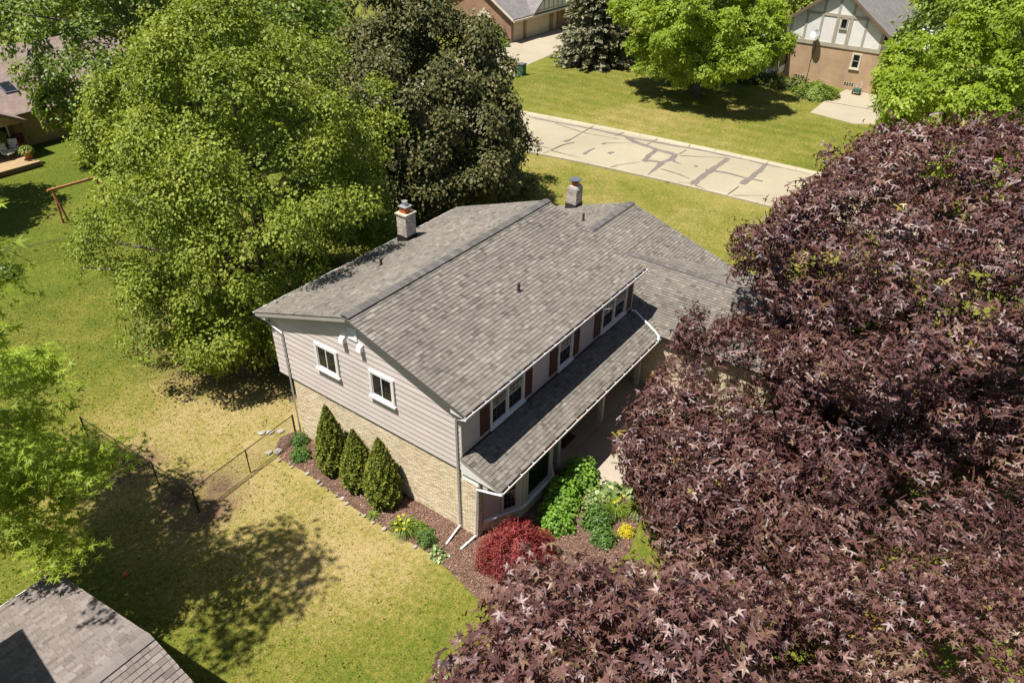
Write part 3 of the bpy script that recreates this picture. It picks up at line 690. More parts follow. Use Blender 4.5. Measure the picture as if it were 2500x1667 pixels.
MB().prism([(XR-.03, YF, ZF-.03), (XR-.03, YW, ZW2-.03), (XR-.03, YWB, 2.77), (XR-.03, YWB, 2.65), (XR-.03, YW, ZW2-.15), (XR-.03, YF, ZF-.15)], (.03, 0, 0)).build('rake_board', M['rake'], proof)
# ---- downspouts
downpipe(house, [(-.30, -OY-.07, HE-.13), (-.20, -.25, HE-.28), (-.075, .14, HE-.50), (-.075, .10, .32), (-.10, .10, .20), (-.90, .03, .07)])
downpipe(house, [(-.12, YF-.07, ZF-.13), (-.10, -1.3, 2.52), (-.085, -.66, 2.30), (-.085, -.58, .22), (-.12, -.56, .14), (-.76, -.47, .06)], mat='gutter')
downpipe(house, [(-.22, YB+.07, 5.08), (-.12, 8.62, 4.93), (-.07, 8.02, 4.68), (-.07, 7.98, .22), (-.12, 7.9, .10), (-.32, 7.85, .07)])
downpipe(house, [(XW-.12, -.10, ZP+.02), (XW-.05, -.25, ZP+.02), (10.42, -1.40, ZF+.16), (10.30, -1.62, ZF+.09), (10.15, -1.66, ZF-.02)], .09, .07, mat='gutter')
# ---- pipes through the roof
def vent_pipe(p, h, r=.055):
    MB().tube([np.array(p)-np.array([0, 0, .05]), np.array(p)+np.array([0, 0, h])], r, 10).build('vent_pipe', M['pipe'], house)
    MB().tube([np.array(p)-np.array([0, 0, .03]), np.array(p)+np.array([0, 0, .06])], [r*2.1, r*1.15], 10).build('pipe_boot', M['flash'], house)
vent_pipe((5.45, 1.80, HE+SL*(1.80+OY)), .34); vent_pipe((3.98, 7.0, HR-SR*(7.0-YR)), .30); vent_pipe((15.2, 4.98, ZW2-SP*(4.98-YW)), .42)
# ---- chimneys (parts of the house)
def chimney(x0, x1, y0, y1, zb, zt, key, cap):
    c = MB().box(x0, x1, y0, y1, zb, zt).build('chimney', M['chimmortar'], house)
    for O, U, N, w in (((x0, y1, zb), (0, -1, 0), (-1, 0, 0), y1-y0), ((x0, y0, zb), (1, 0, 0), (0, -1, 0), x1-x0), ((x1, y0, zb), (0, 1, 0), (1, 0, 0), y1-y0), ((x1, y1, zb), (-1, 0, 0), (0, 1, 0), x1-x0)):
        brick_face(key, O, U, N, w, zt-zb, bl=.2, bh=.063, seed=len(BRICKS.get(key, []))+1)
    finish_bricks(key, c, 'chimbrick'); return c
ch = chimney(6.58, 7.13, 8.12, 8.62, 5.1, 6.60, 'chimney_a', 0)
MB().box(6.53, 7.18, 8.07, 8.67, 6.60, 6.66).build('chimney_cap', M['mortar'], ch)
MB().box(6.68, 7.02, 8.22, 8.54, 6.66, 6.90).build('clay_flue', M['claytile'], ch)
MB().box(6.64, 7.06, 8.18, 8.58, 6.90, 6.935).tube([(6.85, 8.38, 6.93), (6.85, 8.38, 7.06)], .09, 10).tube([(6.85, 8.38, 7.06), (6.85, 8.38, 7.13)], .12, 10).build('flue_cap', M['steel'], ch)
MB().box(6.55, 7.16, 8.09, 8.65, 5.2, 5.72).build('chimney_flashing', M['vent_black'], ch)
ch = chimney(17.28, 17.86, 6.66, 7.24, 3.0, 4.50, 'chimney_b', 0)
MB().prism([(17.27, 6.65, 4.5), (17.27, 7.25, 4.5), (17.27, 7.2, 4.62), (17.27, 7.08, 4.69), (17.27, 6.82, 4.69), (17.27, 6.70, 4.62)], (.60, 0, 0)).build('chimney_cap', M['chimbrick'], ch)
MB().tube([(17.57, 6.95, 4.68), (17.57, 6.95, 4.86)], .17, 12).build('clay_flue', M['claytile'], ch)
MB().tube([(17.57, 6.95, 4.86), (17.57, 6.95, 4.95)], [.20, .22], 12).build('flue_band', M['vent_black'], ch)
MB().prism([(17.27+.3+.33*math.cos(a), 6.95+.33*math.sin(a), 4.95) for a in np.radians([10, 70, 130, 190, 250, 310])], (0, 0, .05)).build('flue_cap', M['slate'], ch)
MB().box(17.25, 17.89, 6.63, 7.27, 3.2, 3.76).build('chimney_flashing', M['flash'], ch)
finish_bricks('house', wall)
# ---- doormat on the porch
tag(MB().box(5.15, 6.05, -.62, -.28, .152, .170).build('doormat', M['mat_red']), 'dark red doormat lying on the porch slab before the door', 'doormat')

# ================================================================== PLANTS
def star(lobes, fold=.18, droop=.25, pleat=0.0):
    """palmate leaf: outline as (angle, radius); fan of triangles round the middle"""
    pts = [(0.0, 0.22, 0.0)]
    for a, r in lobes:
        x, y = r*math.cos(math.radians(a)), .22+r*.8*math.sin(math.radians(a))
        pts.append((x, y, fold*abs(x) - droop*max(0, y)**2*.6 + (-pleat if r > .6 else pleat*.6)))
    V = np.array(pts); n = len(lobes); F = np.array([(0, 1+i, 1+(i+1) % n) for i in range(n)]); return V, F
STAR = star([(-28, .56), (8, .46), (38, .80), (63, .50), (90, .95), (117, .50), (142, .80), (172, .46), (208, .56), (270, .12)], .24, .55)
GUM = star([(-20, .66), (14, .22), (36, .92), (63, .24), (90, 1.0), (117, .24), (144, .92), (166, .22), (200, .66), (270, .10)], .1, .3)
LEAF = (np.array([(0, 0, 0), (.36, .42, .09), (0, 1, -.10), (-.36, .42, .09)]), np.array([(0, 1, 2), (0, 2, 3)]))
SLIM = (np.array([(0, 0, 0), (.16, .4, .04), (0, 1, -.12), (-.16, .4, .04)]), np.array([(0, 1, 2), (0, 2, 3)]))
def pinn():
    V, F = [], []
    for k, (b, a, ln) in enumerate(((.15, 58, .62), (.25, -58, .62), (.5, 0, .6))):
        c, s = math.cos(math.radians(90-a)), math.sin(math.radians(90-a)); i = len(V); w = .17
        V += [(0, b, 0), (c*ln*.5-s*w, b+s*ln*.5+c*w, .02), (c*ln, b+s*ln, -.1), (c*ln*.5+s*w, b+s*ln*.5-c*w, .02)]; F += [(i, i+1, i+2), (i, i+2, i+3)]
    return np.array(V), np.array(F)
PINN = pinn()
STAR7 = star([(-5, .62), (22, .85), (54, .30), (90, 1.08), (126, .30), (158, .85), (185, .62), (270, .14)], .22, .45, .12)
STARN = star([(-24, .62), (10, .32), (38, .90), (63, .36), (90, 1.08), (117, .36), (142, .90), (170, .32), (204, .62), (270, .10)], .22, .5, .11)
def norm_rows(a): return a/np.maximum(np.linalg.norm(a, axis=1, keepdims=True), 1e-9)
def leaves_mesh(tpl, P, Y, N, S, var):
    """place a template leaf at P with tip direction Y, normal N and size S"""
    T, F = tpl; N = norm_rows(N); Y = norm_rows(Y - N*np.sum(Y*N, 1, keepdims=True)); X = np.cross(Y, N); k = len(T); n = len(P)
    V = P[:, None, :] + S[:, None, None]*(T[None, :, 0:1]*X[:, None, :] + T[None, :, 1:2]*Y[:, None, :] + T[None, :, 2:3]*N[:, None, :])
    FF = (F[None] + (np.arange(n)*k)[:, None, None]).reshape(-1, 3)
    return V.reshape(-1, 3), FF, np.repeat(var, k), (X, Y, N)
def crown_points(rng, cx, cy, prof, nclump, rc, per, size, droop=.5, up=.6, lobes=(.14, .09), inner=.2, zmid=None, spread=.4, sizevar=.25, lay=.45, fill=.3, bough=None, view=None):
    """foliage as overlapping drooping sprays set over the crown's uneven outer shell, with fewer inside"""
    z = np.array([p[0] for p in prof]); r = np.array([p[1] for p in prof]); zz = np.linspace(z[0], z[-1], 200); rr = np.interp(zz, z, r); cdf = np.cumsum(rr+.15); cdf /= cdf[-1]
    cz = np.interp(rng.random(nclump), cdf, zz); R = np.interp(cz, z, r); a = rng.random(nclump)*2*math.pi; ph = rng.random(3)*6.28
    R = R*(1+lobes[0]*np.sin(3*a+ph[0]+cz*.6)+lobes[1]*np.sin(5*a+ph[1]-cz*.9)+.06*np.sin(9*a+ph[2]+cz*2.1))
    fr = np.where(rng.random(nclump) < inner, rng.uniform(.2, .8, nclump), np.sqrt(rng.uniform(.68, 1.02, nclump)))
    if bough:
        R = np.maximum(R-bough[1]*.75, R*.35)
    C = np.stack([cx+R*fr*np.cos(a), cy+R*fr*np.sin(a), cz], 1)
    zm = zmid if zmid is not None else z[0]+(z[-1]-z[0])*.38
    out = norm_rows((C-np.array([cx, cy, zm]))*np.array([1, 1, .8]))
    if bough:                                   # sprays gather on the outer side of a smaller number of boughs
        nb, rb = min(bough[0], max(2, nclump//6)), bough[1]; B, ob = C[:nb], out[:nb]; i = rng.integers(0, nb, nclump); sz = rb*rng.uniform(.7, 1.3, nb)
        dr = norm_rows(rng.normal(size=(nclump, 3)) + ob[i]*1.0 + np.array([0, 0, .45])); C = B[i] + dr*(sz[i]*np.sqrt(rng.uniform(.5, 1.05, nclump)))[:, None]*np.array([1, 1, .85])
        out = norm_rows(.5*ob[i] + .8*dr); C[:, 2] = np.maximum(C[:, 2], .7)
    if view:                                    # leave out sprays far outside the picture
        X, Y_, Z_ = cam_px(C); kp = (X > -view) & (X < 1024+view) & (Y_ > -view) & (Y_ < 682+view) & (Z_ > .5); C, out = C[kp], out[kp]
    m = len(C); rcs = rc*rng.uniform(.6, 1.4, m); n = np.maximum(5, (per*rcs**2/rc**2*rng.uniform(.8, 1.2, m)).astype(int)); I = np.repeat(np.arange(m), n); k = len(I)
    # each spray is a tilted umbrella: radial direction e in the plane across its axis
    ax = norm_rows(out*.75 + np.array([0, 0, .75]) + .25*rng.normal(size=(m, 3))); t1 = norm_rows(np.cross(ax, np.array([.31, .2, .93])+0*ax)); t2 = np.cross(ax, t1)
    th = rng.random(k)*6.283; rho = np.sqrt(rng.random(k)); e = t1[I]*np.cos(th)[:, None] + t2[I]*np.sin(th)[:, None]
    P = C[I] + e*(rho*rcs[I])[:, None] - ax[I]*((lay*rho**1.6 + rng.exponential(.10, k))*rcs[I])[:, None]
    fl = rng.random(k) < fill; d = norm_rows(rng.normal(size=(k, 3))); P = np.where(fl[:, None], C[I] + d*(rcs[I]*rng.random(k)**.5)[:, None]*np.array([1, 1, .7]), P)
    N = ax[I]*.75 + e*(lay*1.5*rho)[:, None] + np.array([0, 0, up*.5]) + spread*rng.normal(size=(k, 3))
    Y = e*(.4+rho)[:, None] + .35*out[I] + np.array([0, 0, -droop]) + .35*rng.normal(size=(k, 3))
    S = size*(1+sizevar*rng.uniform(-1, 1, k)); cv = rng.normal(0, .11, m); var = np.clip(.5 + cv[I] + rng.normal(0, .15, k), 0, .94)
    return P, Y, N, S, var, C
def limb_mesh(rng, base, top, C, r0, nlimb=9, lean=(0, 0)):
    mb = MB(); base = np.array(base, float); H = top-base[2]; ax = lambda t: base+np.array([lean[0]*t, lean[1]*t, H*t])
    mb.tube([ax(0)-np.array([0, 0, .15]), ax(.06), ax(.3), ax(.6), ax(.92)], [r0*1.35, r0*1.05, r0*.8, r0*.5, r0*.12], 10)
    idx = rng.choice(len(C), min(nlimb, len(C)), replace=False)
    for i in idx:
        e = C[i]; t = np.clip((e[2]-base[2])/H-.28*rng.uniform(.6, 1.2), .14, .8); s = ax(t); mid = s+(e-s)*.5+np.array([0, 0, .06*H*rng.uniform(.2, 1)])
        q = r0*.42*(1-t*.6); mb.tube([s, s+(mid-s)*.5+np.array([0, 0, .1]), mid, e], [q, q*.8, q*.55, q*.15], 6)
        for _ in range(2):
            j = int(np.argmin(np.linalg.norm(C-mid-rng.normal(size=3)*1.2, axis=1))); mb.tube([mid, (mid+C[j])/2+np.array([0, 0, .12]), C[j]], [q*.4, q*.28, q*.08], 5)
    return mb
def leaf_parts(root, tpl, P, fr, S, var, mat, count, mn=6.0):
    """the leaves that show largest become parts of their own; returns the mask of those taken out"""
    X, Y, Z = cam_px(P); ok = (X > 2) & (X < 1022) & (Y > 2) & (Y < 680) & (Z > .5)
    cell = 4; key = (np.clip(X, 0, 1023)//cell).astype(int)*1000+(np.clip(Y, 0, 681)//cell).astype(int)
    order = np.argsort(Z); seen = set(); front = []
    for i in order:
        if not ok[i]: continue
        k = key[i]
        if k in seen: continue
        seen.add(k); front.append(i)
    front = np.array(front, int)
    if not len(front): return np.zeros(len(P), bool)
    nz = np.abs(np.sum(fr[2][front]*norm_rows(CAM-P[front]), 1)); ap = S[front]/Z[front]*np.sqrt(nz+.05)
    pick = front[np.argsort(-ap)[:count]]; mask = np.zeros(len(P), bool); mask[pick] = True; cache = {}
    for i in pick:
        lv = int(var[i]*11); 
        if lv not in cache: cache[lv] = tri_mesh('leaf', tpl[0], tpl[1], np.full(len(tpl[0]), lv/11+.02), mat)
        s = S[i]; A, B, C = fr[0][i]*s, fr[1][i]*s, fr[2][i]*s; placed('leaf', cache[lv], frame(P[i], A, B, C), root)
    return mask
def crown_object(root, tpl, pts, mat, name='crown', parts=0):
    P, Y, N, S, var, C = pts
    if parts:
        _, _, _, fr = leaves_mesh(tpl, P, Y, N, S, var); mk = leaf_parts(root, tpl, P, fr, S, var, mat, parts); k = ~mk
        P, Y, N, S, var = P[k], Y[k], N[k], S[k], var[k]
    V, F, vv, _ = leaves_mesh(tpl, P, Y, N, S, var)
    o = bpy.data.objects.new(name, tri_mesh(name, V, F, vv, mat)); COL.objects.link(o); adopt(o, root); o['kind'] = 'stuff'; return o
def cat_pts(*L): return tuple(np.concatenate([l[i] for l in L]) for i in range(6))
def odd_leaves(rng, pts, frac, v=1.0):
    P, Y, N, S, var, C = pts; var = var.copy()
    hot = C[rng.choice(len(C), max(1, int(len(C)*frac)))]          # whole twigs of another colour
    for h in hot:
        d = np.linalg.norm(P-h, axis=1) < .13; var[d] = v
    return P, Y, N, S, var, C
def tree(name, label, cat, base, prof, seed, mat, tpl, nclump, rc, per, size, trunk=.3, top=None, parts=0, group=None, nlimb=10, odd=0, lean=(0, 0), extra=None, lobes2=(), fillin=0, clear=None, **kw):
    rng = np.random.default_rng(seed); root = thing(name, label, cat, base, group)
    cx, cy = base[0]+lean[0], base[1]+lean[1]
    pts = crown_points(rng, cx, cy, prof, nclump, rc, per, size, **kw)
    if extra is not None: pts = cat_pts(pts, extra(rng))
    for (lx, ly, lp, ln) in lobes2: pts = cat_pts(pts, crown_points(rng, lx, ly, lp, ln, rc, per, size, **kw))
    if fillin:
        k2 = {k: v for k, v in kw.items() if k != 'bough'}
        pts = cat_pts(pts, crown_points(rng, cx, cy, [(z, r*.9) for z, r in prof], fillin, rc, per, size, **k2))
    if clear:
        kp = ~clear(pts[0]); kc = ~clear(pts[5]); pts = tuple(p[kp] for p in pts[:5])+(pts[5][kc],)
    if odd: pts = odd_leaves(rng, pts, odd)
    limb_mesh(rng, base, top or prof[-1][0]*.9, pts[5], trunk, nlimb, lean).build('trunk', M['bark'], root, smooth=True)
    crown_object(root, tpl, pts, mat, parts=parts); return root

LM = {}
LM['crimson'] = leafmat('crimson_maple_leaf', [(0, (0.028, 0.011, 0.012)), (.35, (0.076, 0.028, 0.026)), (.62, (0.135, 0.058, 0.048)), (.82, (0.165, 0.092, 0.055)), (.955, (0.150, 0.105, 0.040)), (.97, (0.24, 0.18, 0.035)), (1, (0.30, 0.24, 0.05))], .50, .80, .22, (1.6, .8, .45))
LM['crimson_pale'] = leafmat('pale_crimson_maple_leaf', [(0, (0.040, 0.017, 0.018)), (.35, (0.100, 0.041, 0.037)), (.62, (0.165, 0.078, 0.064)), (.82, (0.20, 0.118, 0.074)), (.955, (0.19, 0.135, 0.06)), (.97, (0.30, 0.22, 0.04)), (1, (0.36, 0.28, 0.05))], .48, .8, .22, (1.6, .8, .45))  # paler, pinker ramp for every leaf of the nearer crimson maple
LM['linden'] = leafmat('linden_leaf', [(0, (0.085, 0.122, 0.012)), (.5, (0.205, 0.262, 0.026)), (1, (0.36, 0.40, 0.06))], .55, .35, .34)
LM['darkmaple'] = leafmat('dark_maple_leaf', [(0, (0.040, 0.046, 0.012)), (.5, (0.100, 0.104, 0.032)), (.8, (0.165, 0.15, 0.055)), (1, (0.23, 0.18, 0.065))], .55, .28, .2)
LM['lime'] = leafmat('lime_green_leaf', [(0, (0.14, 0.205, 0.016)), (.5, (0.27, 0.36, 0.034)), (1, (0.40, 0.48, 0.07))], .5, .3, .48)
LM['midgreen'] = leafmat('mid_green_leaf', [(0, (0.06, 0.105, 0.012)), (.5, (0.145, 0.21, 0.026)), (1, (0.25, 0.32, 0.045))], .45, .4, .35)
LM['spruce'] = leafmat('blue_spruce_needle', [(0, (0.075, 0.072, 0.035)), (.5, (0.175, 0.168, 0.090)), (1, (0.28, 0.28, 0.19))], .6, .3, .15)
LM['arbor'] = leafmat('arborvitae_spray', [(0, (0.045, 0.060, 0.008)), (.5, (0.145, 0.175, 0.020)), (1, (0.26, 0.28, 0.045))], .6, .3, .2)
LM['hydr'] = leafmat('hydrangea_leaf', [(0, (0.085, 0.17, 0.018)), (.5, (0.16, 0.30, 0.03)), (1, (0.25, 0.40, 0.06))], .45, .4, .4)
LM['jap'] = leafmat('laceleaf_maple', [(0, (0.07, 0.008, 0.009)), (.5, (0.20, 0.028, 0.026)), (1, (0.33, 0.065, 0.052))], .5, .35, .35, (1.4, .7, .7))
LM['box'] = leafmat('boxwood_leaf', [(0, (0.03, 0.07, 0.012)), (.5, (0.075, 0.155, 0.022)), (1, (0.13, 0.22, 0.04))], .45, .4, .3)
LM['yew'] = leafmat('yew_needle', [(0, (0.025, 0.04, 0.010)), (.5, (0.09, 0.115, 0.02)), (1, (0.19, 0.21, 0.04))], .55, .3, .25)
LM['hosta'] = leafmat('hosta_leaf', [(0, (0.06, 0.11, 0.03)), (.5, (0.17, 0.24, 0.07)), (1, (0.45, 0.50, 0.22))], .4, .4, .3)
LM['strap'] = leafmat('strap_leaf', [(0, (0.07, 0.12, 0.015)), (.6, (0.18, 0.25, 0.03)), (1, (0.26, 0.31, 0.06))], .5, .4, .35)
LM['yellow'] = leafmat('yellow_petal', [(0, (0.45, 0.36, 0.01)), (1, (0.62, 0.53, 0.04))], .6, .3, .3)

# ---- the two crimson maples before the house
def ell(z0, R, Rz, lo=None, n=9): return [(z, max(.15, R*math.sqrt(max(0, 1-((z-z0)/Rz)**2)))) for z in np.linspace(lo if lo is not None else z0-Rz*.97, z0+Rz*.99, n)]
tree('crimson_maple_tree', 'large dark crimson maple spreading over the garage roof beside the front walk', 'tree', (11.4, -9.9, 0),
     ell(7.2, 6.5, 5.2, 2.2), 101, LM['crimson'], STAR7, 1150, .54, 52, .168, trunk=.32, parts=300, odd=.04, droop=.7, up=.35, inner=.16, zmid=4, spread=.34, lean=(1.6, -.5), view=160, lobes=(.09, .09), clear=lambda P: ((P[:, 1] > -2.75) & (P[:, 0] < 9.5)) | ((P[:, 1] > -2.3) & (P[:, 0] < 14.5) & (P[:, 2] < 7.5)), lobes2=[(7.9, -9.0, ell(3.6, 6.8, 1.9, 1.4), 520), (5.0, -7.3, ell(2.3, 3.7, 1.7, .8), 260)], fill=.16, lay=.62)
tree('crimson_maple_tree', 'crimson maple with big leaves and yellow tips, before the red laceleaf maple', 'tree', (-6.2, -11.4, 0),
     ell(6.6, 3.7, 4.2, 3.0), 102, LM['crimson_pale'], STARN, 600, .52, 78, .148, trunk=.3, parts=300, odd=.17, droop=.75, up=.35, inner=.2, zmid=4.5, spread=.42, lean=(-1.9, 2.0), view=90, lobes2=[(-4.2, -13.2, ell(5.0, 5.8, 2.8, 2.8), 640)])
# ---- trees behind the house
tree('linden_tree', 'broad light green shade tree overhanging the back lawn behind the gable end', 'tree', (4.3, 14.6, 0),
     [(1.2, 4.2), (2.5, 5.9), (5, 6.5), (7.5, 6.4), (10, 5.4), (12.5, 3.4), (14.2, 1.0)], 103, LM['linden'], LEAF, 1250, .54, 100, .130, trunk=.4, droop=.35, up=.42, inner=.2, lay=.6, zmid=4, nlimb=14, spread=.38, lobes=(.15, .11), bough=(330, .9), fillin=520, clear=lambda P: ((P[:, 1] < 9.75) & (P[:, 2] < 7.2) & (P[:, 0] > -.8)) | ((P[:, 0] > 5.6) & (P[:, 1] < 10.8) & (P[:, 2] < 9)), lobes2=[(-.6, 13.0, ell(2.8, 2.0, 1.6, 1.2), 60)])
tree('norway_maple_tree', 'dense dark bronze-green maple standing between the house and the road', 'tree', (17.9, 17.9, 0),
     [(.8, 4.4), (2.5, 5.8), (5, 6.4), (7.5, 5.9), (10, 4.2), (11.8, 2.2), (12.8, .6)], 104, LM['darkmaple'], LEAF, 900, .62, 100, .20, trunk=.36, droop=.5, up=.4, inner=.14, lay=.55, zmid=4, spread=.36, bough=(320, .85), fillin=420)
# ---- sweetgum at the neighbour's corner: most of it is out of the frame, its lower boughs hang in
def gum_boughs(rng):
    L = []
    for (x0, y0, z0), (x1, y1, z1), n in (((-11.5, 8.2, 8), (-7.0, 8.8, 7.0), 66), ((-11.5, 8, 7), (-7.2, 5.8, 5.4), 60), ((-11.8, 8.3, 7.4), (-6.4, 10.4, 6.2), 70), ((-11.5, 9, 6), (-8.2, 7.0, 4.2), 56), ((-12, 8, 6), (-9.2, 5.4, 3.8), 52),
                                       ((-11.5, 9.5, 9), (-7.2, 12.9, 6.5), 64), ((-11.8, 8, 8), (-8.2, 4.8, 6.4), 26), ((-11.5, 9, 5.5), (-7.4, 9.4, 4.0), 60), ((-11.5, 10, 8), (-8.2, 12.0, 7.4), 54), ((-11.5, 11, 9), (-8.0, 14.8, 7.6), 50), ((-11.0, 9.5, 5.0), (-7.0, 11.0, 4.4), 46)):
        a, b = np.array([x0, y0, z0]), np.array([x1, y1, z1]); t = rng.random(n)**.6; C = a+(b-a)*t[:, None]; C[:, 2] += .5*np.sin(t*3.1); C += rng.normal(0, .36, (n, 3))*np.array([1, 1, .4])
        out = np.tile(nrm(b-a), (n, 1)); k = 22; I = np.repeat(np.arange(n), k); th = rng.random(n*k)*6.283; rho = np.sqrt(rng.random(n*k)); e = np.stack([np.cos(th), np.sin(th), 0*th], 1)
        P = C[I]+e*(.40*rho)[:, None]; P[:, 2] -= .22*rho**1.5+rng.exponential(.06, n*k)
        L.append((P, e*(.3+rho)[:, None]+out[I]*.5+np.array([0, 0, -.4])+.3*rng.normal(size=P.shape), e*.35*rho[:, None]+np.array([0, 0, .9])+.34*rng.normal(size=P.shape), .20*(1+.25*rng.uniform(-1, 1, len(P))), np.clip(.6+rng.normal(0, .17, len(P)), 0, .98), C))
    return cat_pts(*L)
tree('sweetgum_tree', 'bright yellow-green star-leaved tree whose boughs hang over the fence corner', 'tree', (-12.0, 9.0, 0),
     [(9.5, 1.2), (11, 2.2), (12.5, 2.3), (14, 1.6), (15.5, .5)], 105, LM['lime'], GUM, 55, .8, 34, .26, trunk=.26, parts=300, droop=.5, up=.8, inner=.1, extra=gum_boughs, nlimb=16, lean=(1.7, -2.9))
# ---- far trees
tree('silver_maple_tree', 'tall green maple with forking grey limbs shading the deck of the brown-roofed house', 'tree', (14.0, 39.0, 0),
     [(2.2, 3.5), (4, 6.0), (9, 7.6), (13, 6.8), (17, 4.2), (19, 1)], 106, LM['midgreen'], LEAF, 520, .75, 95, .25, trunk=.45, droop=.4, up=.6, inner=.25, lay=.2, nlimb=16)
tree('locust_tree', 'yellow-green locust shading the lawn before the half-timbered gable', 'tree', (51.3, 15, 0),
     [(2.6, 4.6), (4, 6.8), (7, 7.0), (10, 5.6), (13, 3.2), (14.5, .8)], 107, LM['lime'], PINN, 600, .66, 42, .48, trunk=.3, droop=.9, up=.5, inner=.15, lay=.6, bough=(120, 1.2))
tree('locust_tree', 'bright lime-green locust across the road behind the big crimson crown', 'tree', (41.3, -8.3, 0),
     [(1.2, 4.5), (3, 6.4), (6, 6.8), (9, 6.0), (12, 4.0), (14, 1)], 108, LM['lime'], PINN, 640, .66, 42, .44, trunk=.3, droop=.7, up=.6, inner=.15, lay=.5, bough=(130, 1.1))
tree('locust_tree', 'deep green tree at the top corner behind the lime-green locust', 'tree', (66, -7, 0),
     [(3, 5), (5, 8), (9, 9), (13, 7), (16, 3)], 109, LM['midgreen'], LEAF, 300, 1.3, 60, .4, trunk=.4, droop=.5, lay=.2)
def backdrop_trees():
    spots = [((30, 48), 9, 13, 'midgreen', 'rounded green tree behind the dark maple crown'), ((45, 58), 9, 14, 'darkmaple', 'dark tree behind the brick garage chimney side'), ((82, 26), 7.5, 12, 'midgreen', 'green tree filling the gap between the two houses across the road'),
             ((92, -2), 9, 14, 'lime', 'pale green tree behind the half-timbered house'), ((20, 66), 9, 14, 'midgreen', 'green tree behind the brown-roofed house'), ((78, 12), 6, 12, 'linden', 'yellowish tree beside the half-timbered roof')]
    for i, ((x, y), R, H, mm, lab) in enumerate(spots):
        tree('shade_tree', lab, 'tree', (x, y, 0), [(2, R*.6), (H*.3, R*.95), (H*.55, R), (H*.8, R*.65), (H, R*.15)], 120+i, LM[mm], LEAF, 230, 1.3, 48, .42, trunk=.35, droop=.5, lay=.2)
backdrop_trees()
tree('shade_tree', 'green tree at the top corner left of the brown-roofed house', 'tree', (-1.6, 40, 0), [(4, 2.6), (6, 4.4), (9, 5.0), (12, 3.6), (14, .8)], 127, LM['midgreen'], LEAF, 260, .75, 60, .26, trunk=.3, droop=.4, bough=(90, .9))
tree('red_maple_sapling', 'small red-leaved tree glimpsed at the top corner under the green crowns', 'tree', (79, -6.5, 0), [(1, 1.2), (2.5, 2), (4.5, 1.8), (6, .4)], 131, LM['jap'], LEAF, 60, .6, 60, .25, trunk=.1)
# ---- spruce
def spruce():
    rng = np.random.default_rng(140); base = (56.3, 28.4, 0); root = thing('blue_spruce_tree', 'blue-green spruce with drooping boughs beside the long driveway', 'tree', base)
    H = 14.5; MB().tube([(base[0], base[1], -.1), (base[0], base[1], H)], [.3, .03], 8).build('trunk', M['bark'], root)
    P, Y, N, S, var, Cc = [], [], [], [], [], []
    for z in np.arange(.5, H, .36):
        R = 4.5*(1-z/H)**.8+.2
        for b in range(int(7+R*4)):
            a = rng.random()*6.28; L = R*rng.uniform(.75, 1.08); u = np.array([math.cos(a), math.sin(a), 0.]); m = int(14+L*12); t = rng.random(m)**.6
            q = np.array([base[0], base[1], z])+u*(t*L)[:, None]; q[:, 2] += -.30*(t*L)+.10*(t*L)**1.6*.4; side = np.array([-u[1], u[0], 0.])
            w = rng.uniform(-1, 1, m)*.30*(1.1-t)*L*.5; q += side*w[:, None]; q[:, 2] -= np.abs(w)*.3+rng.random(m)*.1
            P.append(q); Y.append(np.tile(u, (m, 1))*.8+side*np.sign(w)[:, None]*.5+np.array([0, 0, -.35])+rng.normal(0, .3, (m, 3))); N.append(np.array([0, 0, 1.])+rng.normal(0, .45, (m, 3)))
            S.append(rng.uniform(.22, .42, m)); var.append(np.clip(.35+.4*t+rng.normal(0, .15), 0, 1)); Cc.append(q[:1])
    crown_object(root, LEAF, tuple(map(np.concatenate, (P, Y, N, S, var, Cc))), LM['spruce'])
spruce()
# ---- three arborvitae against the brick
def arborvitae(x, y, h, r, seed, label):
    rng = np.random.default_rng(seed); root = thing('arborvitae', label, 'shrub', (x, y, .03), 'arborvitae cones against the brick wall')
    prof = lambda z: r*np.interp(z/h, [0, .06, .22, .5, .75, .92, 1], [.62, .86, 1.0, .80, .46, .17, .02])
    core = MB(); nz = 14; core.tube([(x, y, .03+h*.97*i/nz) for i in range(nz+1)], [max(.01, float(prof(h*.97*i/nz))*.80) for i in range(nz+1)], 14); core.build('inner_foliage', LM['arbor'], root, 'stuff')
    n = int(11500*h*r/1.6); zz = np.linspace(0, h, 200); cdf = np.cumsum(prof(zz)+.02); cdf /= cdf[-1]; z = np.interp(rng.random(n), cdf, zz); a = rng.random(n)*6.28
    bump = 1+.07*np.sin(7*a+z*6+seed)+.06*np.sin(11*a-z*9)+.05*np.sin(23*a+z*17); R = prof(z)*bump*np.sqrt(rng.uniform(.66, 1.06, n))
    out = np.stack([np.cos(a), np.sin(a), np.full(n, .25)], 1); P = np.stack([x+R*np.cos(a), y+R*np.sin(a), z+.03], 1)
    t = np.stack([-np.sin(a), np.cos(a), np.zeros(n)], 1); w = rng.normal(0, .8, n)[:, None]
    Y = np.array([0, 0, 1.])*.8+out*.7+t*w*.6+rng.normal(0, .25, (n, 3)); N = out*.6+t*w+np.array([0, 0, .2])+rng.normal(0, .3, (n, 3))
    crown_object(root, LEAF, (P, Y, N, rng.uniform(.05, .105, n), np.clip(.5+(bump-1)*2.2+rng.normal(0, .16, n), 0, 1), P[:10]), LM['arbor'], 'foliage')
arborvitae(-.62, 5.52, 2.95, .56, 151, 'tall conical arborvitae farthest from the front corner downspout')
arborvitae(-.66, 4.22, 2.55, .58, 152, 'middle conical arborvitae with a wispy tip against the brick')
arborvitae(-.68, 2.98, 2.85, .62, 153, 'plump conical arborvitae nearest the front corner downspout')
